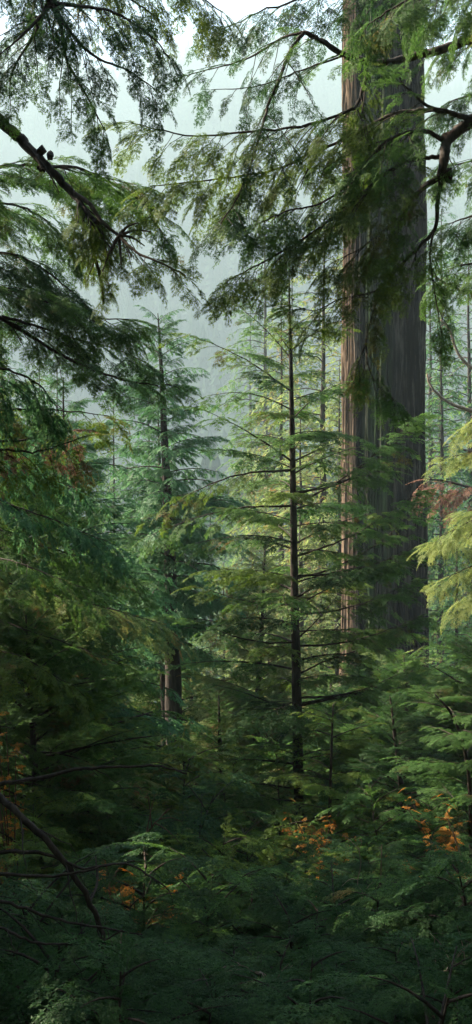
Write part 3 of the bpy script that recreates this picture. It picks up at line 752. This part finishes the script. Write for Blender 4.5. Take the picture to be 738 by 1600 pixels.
for (y0, y1, t0, t1, n, lv, lab, grp) in ZONES:
    for i in range(n):
        y = rg.uniform(y0, y1); px = -60 + 860 * (i + rg.uniform(0, 1)) / n; x = (px - 369) / F * y
        tp = rg.uniform(t0, t1)
        if 370 < px < 560 and y < 15: tp = max(tp, 1285 + rg.uniform(0, 40))
        if 195 < px < 340 and y < 21: tp = max(tp, 1140 + rg.uniform(0, 30))
        top = -(tp - 800) / F * y; H = max(0.7, min(3.2, top - float(ground_z(x, y))))
        sapling(x, y, H, int(rg.integers(0, 4)), lv[int(rg.integers(0, len(lv)))], lab, grp, rg.uniform(0, 6.28))
# shrubs in shade whose leaf colour carries the orange sun glints
for (px, py, D, H, lab) in ((22, 1190, 9.2, 1.0, 'shrub with leaves coloured sunlit orange at the left edge under the dark hemlock'), (215, 1425, 7.0, 0.55, 'low shrub coloured sunlit orange in the dark undergrowth at lower left'),
                            (500, 1300, 10.6, 0.6, 'small shrub coloured sunlit gold beside the thin dark stem right of the central trunk'), (712, 1330, 9.6, 1.1, 'shrub coloured sunlit gold by the leaning stem at the right edge')):
    w_, l_, H0 = SAP[1]; b = P(px, py, D)
    # leafy shrub with a stem down to the ground
    z0 = float(ground_z(b[0], b[1])); root = thing('shrub', lab, 'shrub', (b[0], b[1], z0))
    rs = rng_of(int(px)); wd, lf = MB(), MB(); items = []
    for q in range(9):
        a = rs.uniform(0, 6.28); e = np.array([math.cos(a) * H * .45, math.sin(a) * H * .45, b[2] - z0 + rs.uniform(-.5, .5) * H])
        pth = smooth_path([(0, 0, 0), e * [.3, .3, .55], e], 8); wd.add(*tube(pth, np.linspace(.009, .002, 8), 5), 0)
        for j in range(20):
            pp = pth[2 + j % 6] + rs.normal(0, .04, 3); items.append((pp, rs.normal(0, 1, 3) * [1, 1, .4], rs.uniform(.05, .12), rs.normal(0, .5), rs.normal(0, .15)))
    put_sprays(lf, items, 'hemlock', 1, rs)
    link('stem', wd.mesh('shrub_stems', [BK['red']], True), root); link('foliage', lf.mesh('shrub_leaves', [LF['orange_lit']]), root)

# ---- hand-laid foreground trees
# left : mossy limb and layered boughs
r, O = edge_tree('hemlock', 'hemlock outside the left edge reaching in with a knotted mossy limb and layered green boughs', -330, 7.2, 0.20, 9, 'mossy', 0, 11)
limb(r, O, [(-330, -40, 7.2), (-150, 70, 7.2), (0, 188, 7.1), (40, 225, 7.1), (75, 262, 7.0), (110, 298, 7.0), (140, 335, 6.9), (153, 358, 6.9)], 0.075, 0.014, 'olive', twig=0.3, start=0.90, dens=0.8, down=0.35, bark='dark', seed=41, spr=0.2,
     knots=((68, 240, 7.0, 0.022), (78, 248, 7.0, 0.018), (145, 350, 6.9, 0.016), (70, 265, 7.0, 0.02)), label='thick dark mossy limb with a broken looped knot')
limb(r, O, [(112, 300, 7.0), (140, 318, 6.9), (158, 345, 6.85), (185, 368, 6.8), (215, 395, 6.7), (250, 410, 6.6), (290, 430, 6.6)], 0.016, 0.004, 'olive', twig=0.34, start=0.2, dens=1.0, down=0.2, bark='mossy', seed=42, spr=0.2)
limb(r, O, [(153, 345, 6.9), (150, 370, 6.9), (146, 395, 6.85), (155, 425, 6.8), (160, 455, 6.8), (162, 475, 6.8)], 0.017, 0.006, 'olive', twig=0.16, start=0.2, dens=1.2, down=0.5, bark='mossy', seed=43, spr=0.13)
limb(r, O, [(60, 262, 7.0), (120, 262, 7.3), (180, 290, 7.5), (225, 320, 7.6), (258, 372, 7.7)], 0.012, 0.003, 'mid', twig=0.42, start=0.05, dens=1.4, down=0.15, seed=44, spr=0.25)
limb(r, O, [(-330, 300, 7.2), (-120, 290, 7.6), (0, 262, 7.9), (70, 258, 8.0), (150, 275, 8.0), (200, 285, 8.0)], 0.03, 0.003, 'mid', twig=0.5, start=0.45, dens=1.3, down=0.2, seed=45, spr=0.27)
limb(r, O, [(-330, 330, 7.2), (-100, 320, 8.2), (0, 318, 8.6), (60, 335, 8.8), (110, 385, 9.0)], 0.03, 0.003, 'mid', twig=0.5, start=0.5, dens=1.2, down=0.25, seed=46, spr=0.27)
limb(r, O, [(-330, 390, 7.2), (-100, 400, 8.0), (0, 395, 8.3), (60, 415, 8.3), (130, 470, 8.3)], 0.03, 0.003, 'deep', twig=0.5, start=0.5, dens=1.3, down=0.2, seed=47, spr=0.27)
limb(r, O, [(-330, 450, 7.2), (-100, 440, 7.8), (0, 450, 8.0), (70, 470, 8.0), (140, 495, 8.0), (205, 500, 8.0)], 0.03, 0.003, 'mid', twig=0.5, start=0.45, dens=1.5, down=0.15, seed=48, spr=0.28)
limb(r, O, [(-330, 470, 7.2), (-60, 470, 7.6), (5, 500, 7.8), (80, 545, 7.8), (150, 580, 7.8), (215, 598, 7.8), (270, 603, 7.8)], 0.03, 0.003, 'mid', twig=0.34, start=0.5, dens=0.9, down=0.1, seed=49, spr=0.22)
limb(r, O, [(5, 495, 7.8), (60, 510, 8.2), (120, 530, 8.4), (180, 545, 8.5), (225, 565, 8.5)], 0.012, 0.003, 'deep', twig=0.42, start=0.1, dens=1.5, down=0.15, seed=50, spr=0.27)
limb(r, O, [(-330, 600, 7.2), (-100, 560, 7.6), (0, 575, 7.9), (60, 600, 8.0), (90, 640, 8.1)], 0.03, 0.003, 'blue', kind='cedar', lod=0, twig=0.5, start=0.5, dens=1.1, down=0.7, seed=51, spr=0.26)
limb(r, O, [(-330, 700, 7.2), (-100, 690, 7.8), (0, 690, 8.2), (55, 685, 8.3), (112, 672, 8.4)], 0.025, 0.004, 'dead', lod=1, twig=0.4, start=0.5, dens=0.6, down=0.9, seed=52, spr=0.22, label='half-dead bough hung with brown needles')
limb(r, O, [(-330, 740, 7.2), (-100, 710, 7.6), (0, 702, 7.9), (60, 706, 8.0), (130, 683, 8.0)], 0.022, 0.003, 'olive', lod=1, twig=0.4, start=0.5, dens=0.7, down=1.0, seed=53, spr=0.24)
limb(r, O, [(-330, 650, 7.2), (-100, 630, 8.4), (0, 640, 8.8), (80, 640, 9.0), (170, 650, 9.2)], 0.022, 0.003, 'olive', lod=1, twig=0.4, start=0.5, dens=0.9, down=0.8, seed=54, spr=0.26)

for k, (ex, ey) in enumerate(((216, 348), (226, 384), (172, 404), (206, 402), (160, 424), (236, 362), (190, 420))):
    limb(r, O, [(186, 368, 6.8), ((186 + ex) / 2, (368 + ey) / 2 - 5, 6.78), (ex, ey, 6.7 + 0.05 * (k % 3))], 0.011, 0.003, 'olive', twig=0.10, start=0.3, dens=1.6, down=0.4, bark='mossy', seed=160 + k, spr=0.08, foliage=(k % 2 == 0), knots=((190, 370, 6.8, 0.012),))
for k, (ax_, ay, ex, ey) in enumerate(((150, 372, 128, 400), (148, 392, 138, 432), (154, 425, 172, 450), (150, 365, 175, 390), (40, 225, 66, 262), (62, 252, 92, 300))):
    limb(r, O, [(ax_, ay, 6.88), ((ax_ + ex) / 2 + 3, (ay + ey) / 2, 6.86), (ex, ey, 6.84)], 0.009, 0.003, 'olive', twig=0.09, start=0.3, dens=1.6, down=0.6, bark='mossy' if k < 4 else 'dark', seed=170 + k, spr=0.08, foliage=(k < 3))
# upper left, hanging from above
r, O = edge_tree('hemlock', 'hemlock whose hanging boughs fill the top left corner, trunk out of view', -200, 6.2, 0.2, 9, 'dark', 0, 12)
limb(r, O, [(-200, -220, 6.2), (-60, -130, 6.1), (30, -60, 6.0), (72, -10, 6.0), (82, 10, 6.0)], 0.05, 0.02, 'deep', twig=0.55, start=0.4, dens=1.2, down=0.55, seed=61, spr=0.22, tipspr=False)
for k, pts in enumerate([[(80, 8, 6.0), (60, 30, 5.9), (30, 60, 5.8), (0, 85, 5.7)], [(80, 8, 6.0), (95, 40, 6.1), (105, 95, 6.2), (130, 140, 6.3), (165, 205, 6.3)], [(82, 5, 6.0), (110, 50, 5.9), (150, 90, 5.9), (200, 110, 5.9), (245, 142, 5.9)],
                         [(75, 8, 6.0), (50, 60, 6.1), (20, 110, 6.2), (15, 150, 6.2)], [(82, 5, 6.0), (130, 10, 5.8), (180, 20, 5.7), (240, 60, 5.7), (262, 88, 5.7)]]):
    limb(r, O, pts, 0.013, 0.0025, ('deep', 'mid')[k % 2], twig=0.30, start=0.05, dens=1.5, down=0.6, seed=62 + k, spr=0.19)
limb(r, O, [(-200, -260, 6.2), (60, -170, 6.6), (200, -60, 6.8), (290, -20, 6.8), (350, 20, 6.8)], 0.03, 0.003, 'olive', twig=0.42, start=0.4, dens=1.5, down=0.9, seed=70, spr=0.2)
limb(r, O, [(-200, -230, 6.2), (30, -120, 6.5), (130, -40, 6.7), (200, -5, 6.8), (250, 30, 6.8)], 0.03, 0.003, 'olive', twig=0.42, start=0.4, dens=1.4, down=0.8, seed=71, spr=0.2)

# upper right : the big dark boughs in front of the giant trunk
r, O = edge_tree('hemlock', 'hemlock beyond the right edge whose crooked black boughs hang across the giant trunk', 960, 7.4, 0.22, 9, 'dark', 0, 13)
limb(r, O, [(960, -60, 7.4), (820, 30, 7.3), (738, 60, 7.2), (690, 77, 7.2), (640, 90, 7.2), (600, 98, 7.1), (565, 95, 7.1), (530, 82, 7.0), (500, 62, 7.0), (476, 50, 7.0)], 0.050, 0.013, 'mid', twig=0.4, start=0.25, dens=0.55, down=0.35, seed=81, spr=0.2, label='long black bough arching left across the top of the giant trunk')
limb(r, O, [(476, 50, 7.0), (455, 78, 7.0), (440, 115, 6.9), (420, 165, 6.9), (405, 215, 6.8), (392, 260, 6.8), (370, 310, 6.8), (345, 350, 6.7)], 0.012, 0.003, 'deep', twig=0.42, start=0.05, dens=1.3, down=0.45, seed=82, spr=0.2)
limb(r, O, [(476, 50, 7.0), (440, 60, 7.1), (390, 90, 7.2), (340, 105, 7.3), (285, 120, 7.3)], 0.009, 0.0025, 'deep', twig=0.34, start=0.05, dens=1.1, down=0.6, seed=83, spr=0.17)
limb(r, O, [(540, 86, 7.0), (470, 110, 7.1), (400, 135, 7.2), (330, 140, 7.3)], 0.007, 0.002, 'deep', twig=0.34, start=0.15, dens=1.0, down=0.7, seed=84, spr=0.16)
limb(r, O, [(960, -150, 7.4), (780, -70, 7.6), (640, -25, 7.7), (520, -10, 7.7), (430, 10, 7.6), (350, 45, 7.6)], 0.03, 0.003, 'deep', twig=0.42, start=0.3, dens=1.7, down=0.55, seed=85, spr=0.2)
limb(r, O, [(960, -110, 7.4), (780, -40, 6.9), (680, -15, 6.7), (620, 10, 6.6), (575, 40, 6.6)], 0.03, 0.003, 'mid', twig=0.35, start=0.4, dens=2.1, down=0.8, seed=86, spr=0.22)
limb(r, O, [(575, 97, 7.1), (572, 120, 7.0), (560, 160, 7.0), (540, 175, 6.9), (480, 195, 6.9), (400, 205, 6.9), (300, 212, 6.9), (205, 192, 6.9)], 0.012, 0.003, 'olive', twig=0.42, start=0.1, dens=2.0, down=0.35, seed=87, spr=0.22)
# main crooked fork
limb(r, O, [(960, 60, 7.4), (820, 140, 7.2), (760, 170, 7.0), (738, 188, 7.0), (715, 205, 7.0), (698, 222, 7.0), (694, 250, 6.9), (690, 275, 6.9)], 0.058, 0.026, 'mid', twig=0.3, start=0.5, dens=0.4, down=0.4, seed=88, spr=0.2, tipspr=False,
     knots=((692, 272, 6.9, 0.028), (698, 222, 7.0, 0.03)), label='crooked black bough forking in front of the giant trunk')
limb(r, O, [(735, 186, 7.0), (700, 175, 6.9), (668, 165, 6.9), (645, 145, 6.9), (625, 128, 6.9)], 0.020, 0.004, 'mid', twig=0.3, start=0.3, dens=1.4, down=0.3, seed=89, spr=0.2)
limb(r, O, [(700, 175, 6.9), (660, 172, 7.0), (610, 180, 7.1), (560, 205, 7.2), (500, 235, 7.2), (430, 265, 7.2), (340, 280, 7.2), (235, 290, 7.1)], 0.015, 0.003, 'olive', twig=0.45, start=0.15, dens=2.2, down=0.4, seed=90, spr=0.23)
limb(r, O, [(697, 222, 7.0), (670, 207, 7.0), (640, 207, 6.9), (600, 225, 6.8), (555, 280, 6.8), (500, 318, 6.8), (450, 330, 6.8), (400, 350, 6.7)], 0.014, 0.003, 'mid', twig=0.42, start=0.15, dens=2.2, down=0.4, seed=91, spr=0.22)
limb(r, O, [(692, 246, 7.0), (660, 247, 6.9), (620, 258, 6.8), (580, 290, 6.7), (545, 320, 6.7), (480, 370, 6.7), (420, 405, 6.7), (355, 438, 6.7)], 0.014, 0.003, 'olive', twig=0.42, start=0.15, dens=2.3, down=0.35, seed=92, spr=0.23)
limb(r, O, [(690, 275, 6.9), (660, 295, 6.9), (635, 325, 6.8), (615, 375, 6.8), (600, 420, 6.8)], 0.020, 0.003, 'mid', twig=0.28, start=0.1, dens=0.8, down=0.3, seed=93, spr=0.22)
limb(r, O, [(690, 275, 6.9), (684, 320, 6.9), (678, 360, 6.9), (640, 400, 6.8), (600, 445, 6.8), (585, 480, 6.8), (572, 530, 6.8), (560, 570, 6.8)], 0.014, 0.003, 'olive', twig=0.22, start=0.30, dens=0.8, down=0.25, seed=94, spr=0.22)
limb(r, O, [(600, 450, 6.8), (570, 460, 6.8), (530, 468, 6.8), (495, 485, 6.8), (465, 480, 6.8)], 0.006, 0.002, 'olive', twig=0.3, start=0.1, dens=2.1, down=0.2, seed=95, spr=0.2)
limb(r, O, [(572, 530, 6.8), (575, 570, 6.7), (590, 600, 6.7), (620, 628, 6.7)], 0.005, 0.002, 'mid', twig=0.20, start=0.05, dens=1.2, down=0.12, seed=96, spr=0.2)
limb(r, O, [(635, 330, 6.8), (600, 360, 6.7), (560, 390, 6.7), (520, 410, 6.7)], 0.007, 0.002, 'olive', twig=0.36, start=0.1, dens=2.3, down=0.4, seed=97, spr=0.22)
limb(r, O, [(678, 360, 6.9), (672, 400, 6.8), (680, 460, 6.8), (690, 520, 6.7)], 0.007, 0.002, 'mid', twig=0.26, start=0.15, dens=1.5, down=0.4, seed=98, spr=0.17)
for k, (y0, y1) in enumerate(((20, 70), (130, 160), (240, 260), (320, 350), (400, 420))):
    limb(r, O, [(960, y0 - 40, 7.4), (800, y0, 7.9 - 0.2 * k), (745, (y0 + y1) / 2, 8.0 - .2 * k), (700, y1, 8.0 - .2 * k)], 0.03, 0.003, ('mid', 'deep')[k % 2], twig=0.38, start=0.5, dens=1.6, down=0.5, seed=110 + k, spr=0.22)

# left middle : long feathery boughs lying over one another
r, O = edge_tree('hemlock', 'hemlock outside the left edge spreading long olive feathery boughs across the middle left', -190, 11.5, 0.14, 3, 'dark', 0, 17)
for k, (sy, ex, ey, ed, lf_) in enumerate(((700, 130, 770, 11.2, 'blue'), (760, 175, 850, 10.8, 'blue'), (800, 215, 905, 11.0, 'mid'), (860, 150, 925, 10.2, 'mid'), (880, 255, 975, 11.4, 'warm'), (940, 210, 1045, 10.6, 'mid'), (1000, 120, 1075, 10.0, 'olive'), (740, 90, 800, 12.2, 'mid'), (660, 110, 720, 12.4, 'blue'))):
    limb(r, O, [(-190, sy + 20, 11.5), (-60, sy + 5, (11.5 + ed) / 2), (30, (sy + ey) / 2 - 12, ed), ((30 + ex) / 2, (sy + 2 * ey) / 3, ed), (ex, ey, ed)], 0.014, 0.0025, lf_, kind='cedar' if lf_ == 'blue' else 'hemlock', lod=1, twig=0.55, start=0.3, dens=1.3, down=0.12, seed=180 + k, spr=0.30)

# right : sunlit yellow-green boughs
r, O = edge_tree('hemlock', 'sunlit hemlock at the right edge with glowing yellow-green boughs', 905, 12.0, 0.16, 5, 'red', 0, 14)
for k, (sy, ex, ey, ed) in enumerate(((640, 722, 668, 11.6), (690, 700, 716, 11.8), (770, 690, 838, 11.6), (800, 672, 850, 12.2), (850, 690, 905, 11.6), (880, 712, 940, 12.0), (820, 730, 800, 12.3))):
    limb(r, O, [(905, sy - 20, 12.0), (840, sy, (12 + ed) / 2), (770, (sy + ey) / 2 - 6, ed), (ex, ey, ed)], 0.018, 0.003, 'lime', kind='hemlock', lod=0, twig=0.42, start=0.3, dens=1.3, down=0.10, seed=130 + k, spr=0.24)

# right background : bare curving limbs and a dead brown bough
r, O = edge_tree('dead_conifer', 'leaning conifer at the right with bare curving limbs and reddish dead needles', 850, 24.0, 0.22, 9, 'pale', 0, 15)
limb(r, O, [(850, 640, 24), (790, 650, 24), (738, 642, 24), (700, 628, 24), (675, 605, 24), (668, 585, 24)], 0.07, 0.02, 'dead', lod=1, foliage=False, twig=0.7, dens=0.3, seed=141, bark='pale')
limb(r, O, [(850, 610, 24), (780, 590, 24), (738, 575, 24), (715, 550, 24), (705, 520, 24), (690, 500, 24)], 0.06, 0.02, 'dead', lod=1, foliage=False, twig=0.8, dens=0.4, seed=142, bark='pale')
limb(r, O, [(850, 440, 24), (780, 470, 24), (738, 458, 24), (700, 445, 24), (670, 425, 24)], 0.06, 0.02, 'dead', lod=1, foliage=False, twig=0.8, dens=0.4, seed=143, bark='pale')
limb(r, O, [(850, 780, 24), (790, 765, 24), (738, 762, 24), (700, 752, 24), (665, 748, 24)], 0.05, 0.015, 'dead', lod=1, twig=0.8, start=0.35, dens=1.0, down=1.0, seed=144, spr=0.4, label='bough draped with reddish dead needles')

# lower left : bare dark branches in the shade
r, O = edge_tree('dead_hemlock', 'dead hemlock outside the left edge with bare dark branches crossing the shade', -230, 5.4, 0.13, 2.5, 'dark', 0, 16)
for k, (pts, r0, r1) in enumerate([([(-230, 1300, 5.4), (-60, 1245, 5.4), (0, 1226, 5.3), (60, 1216, 5.3), (120, 1202, 5.2), (200, 1198, 5.2), (255, 1198, 5.2), (292, 1210, 5.2)], .018, .004),
                                   ([(-230, 1180, 5.4), (-60, 1205, 5.2), (0, 1245, 5.1), (55, 1295, 5.0), (100, 1345, 5.0), (140, 1410, 5.0), (160, 1460, 5.0), (165, 1520, 5.0), (195, 1570, 5.0)], .022, .009),
                                   ([(-230, 1330, 5.4), (-60, 1330, 5.2), (0, 1332, 5.1), (60, 1332, 5.0), (130, 1355, 5.0), (200, 1350, 5.0), (260, 1385, 5.0)], .017, .003),
                                   ([(-230, 1390, 5.4), (-60, 1370, 5.0), (0, 1367, 4.9), (90, 1368, 4.9), (160, 1355, 4.8), (210, 1345, 4.8)], .017, .003),
                                   ([(-230, 1420, 5.4), (-60, 1400, 5.0), (0, 1408, 4.8), (70, 1430, 4.8), (130, 1445, 4.8), (220, 1460, 4.8)], .017, .003),
                                   ([(-230, 1480, 5.4), (-60, 1440, 4.9), (0, 1448, 4.7), (50, 1470, 4.7), (110, 1475, 4.7), (160, 1470, 4.7), (190, 1455, 4.7)], .014, .003),
                                   ([(140, 1410, 5.0), (152, 1380, 5.1), (150, 1340, 5.2)], .008, .003), ([(190, 1335, 6.5), (215, 1310, 6.5), (245, 1275, 6.5)], .012, .004)][:7]):
    limb(r, O, pts, r0, r1, 'deep', twig=0.25, start=0.4, dens=0.5, down=0.2, foliage=False, seed=150 + k, label='long bare branch arching over the undergrowth' if k == 0 else None)

# slim stems
def slim(name, label, pts, r0, r1, bark, leaf=None, nb=0, spread=0.5, seed=1, cat='sapling'):
    p3 = [P(*q) for q in pts]; b = p3[0].copy(); b[2] = float(ground_z(b[0], b[1])) - 0.1
    root = thing(name, label, cat, b); path = smooth_path([b] + p3, 30) - b; rg = rng_of(seed); s = np.linspace(0, 1, 30)
    mb = MB(); mb.add(*tube(path, r0 + (r1 - r0) * s, 8, 0.05, rg), 0); link('trunk', mb.mesh('trunk', [BK[bark]], True), root)
    for i in range(nb):
        t = 0.3 + 0.69 * (i + rg.uniform(0, 1)) / nb; w_, l_, Lb = BOUGH['hemlock', 1][rg.integers(0, 6)]
        o = link('branch', w_, root); o.location = [np.interp(t, s, path[:, k]) for k in range(3)]; o.scale = (spread * (1.1 - 0.8 * t) / Lb,) * 3
        o.rotation_euler = (rg.normal(0, .1), -rg.uniform(0, .4), rg.uniform(0, 6.28)); link('foliage', l_, o, LF[leaf])
slim('sapling', 'thin straight dark stem just right of the central hemlock trunk', [(515, 1345, 11.5), (516, 1250, 11.5), (519, 1150, 11.5), (521, 1100, 11.5)], .024, .006, 'dark', 'olive', 22, 0.9, 171)
slim('sapling', 'thin dark stem bowing leftwards along the right edge', [(737, 1420, 9.5), (735, 1250, 9.5), (726, 1170, 9.5), (705, 1115, 9.5), (680, 1085, 9.5)], .024, .006, 'dark', 'mid', 18, 0.9, 172)
slim('sapling', 'pale leaning stem catching light at the lower right edge', [(738, 1420, 9.0), (722, 1345, 9.0), (708, 1300, 9.0), (700, 1280, 9.0)], .012, .004, 'pale', 'orange_lit', 8, 0.35, 173)
slim('sapling', 'thin pale stem rising from the dark undergrowth at lower right', [(590, 1440, 7.4), (595, 1370, 7.4), (597, 1320, 7.4)], .008, .003, 'pale', 'deep', 14, 0.5, 174)

# dead twigs standing and lying in the undergrowth
def dead_branch(label, pts, r0, bark='pale', seed=1):
    p3 = [P(*q) for q in pts]; b = p3[0].copy(); b[2] = float(ground_z(b[0], b[1])) - 0.05; rg = rng_of(seed)
    root = thing('dead_branch', label, 'branch', b); path = smooth_path([b] + p3, 26) - b; path[1:] += rg.normal(0, 0.008, (25, 3))
    mb = MB(); s = np.linspace(0, 1, 26); mb.add(*tube(path, r0 * (1 - 0.8 * s), 7, 0.08, rg), 0)
    link('branch', mb.mesh('dead_wood', [BK[bark]], True), root)
    for i in range(7):
        k = int(rg.integers(8, 25)); e = rg.normal(0, 1, 3); e /= np.linalg.norm(e); l = rg.uniform(.08, .25)
        tw = MB(); tw.add(*tube(smooth_path([path[k], path[k] + e * l * .5 + [0, 0, .02], path[k] + e * l], 6), np.linspace(r0 * .4, .001, 6), 5), 0); link('twig', tw.mesh('dead_twig', [BK[bark]], True), root)
dead_branch('pale dead branch rising out of the dark undergrowth at lower right', [(648, 1530, 6.2), (632, 1490, 6.2), (612, 1462, 6.2), (592, 1440, 6.2)], .009, seed=1)
dead_branch('thin grey dead stem upright in the shaded undergrowth right of centre', [(560, 1500, 7.0), (568, 1430, 7.0), (562, 1370, 7.0), (566, 1310, 7.0)], .007, seed=2)
dead_branch('pale thin dead twig reaching right above the lower right corner', [(676, 1560, 5.6), (690, 1525, 5.6), (712, 1508, 5.6), (738, 1498, 5.6)], .007, seed=3)
dead_branch('leaning brown dead branch in the shade right of the bare arching limbs', [(170, 1400, 7.5), (195, 1345, 7.5), (228, 1300, 7.5), (262, 1270, 7.5)], .011, 'red', seed=4)
dead_branch('pale dead twig low in the dark at the bottom centre', [(470, 1600, 5.2), (440, 1560, 5.2), (415, 1530, 5.2), (370, 1505, 5.2)], .007, seed=5)
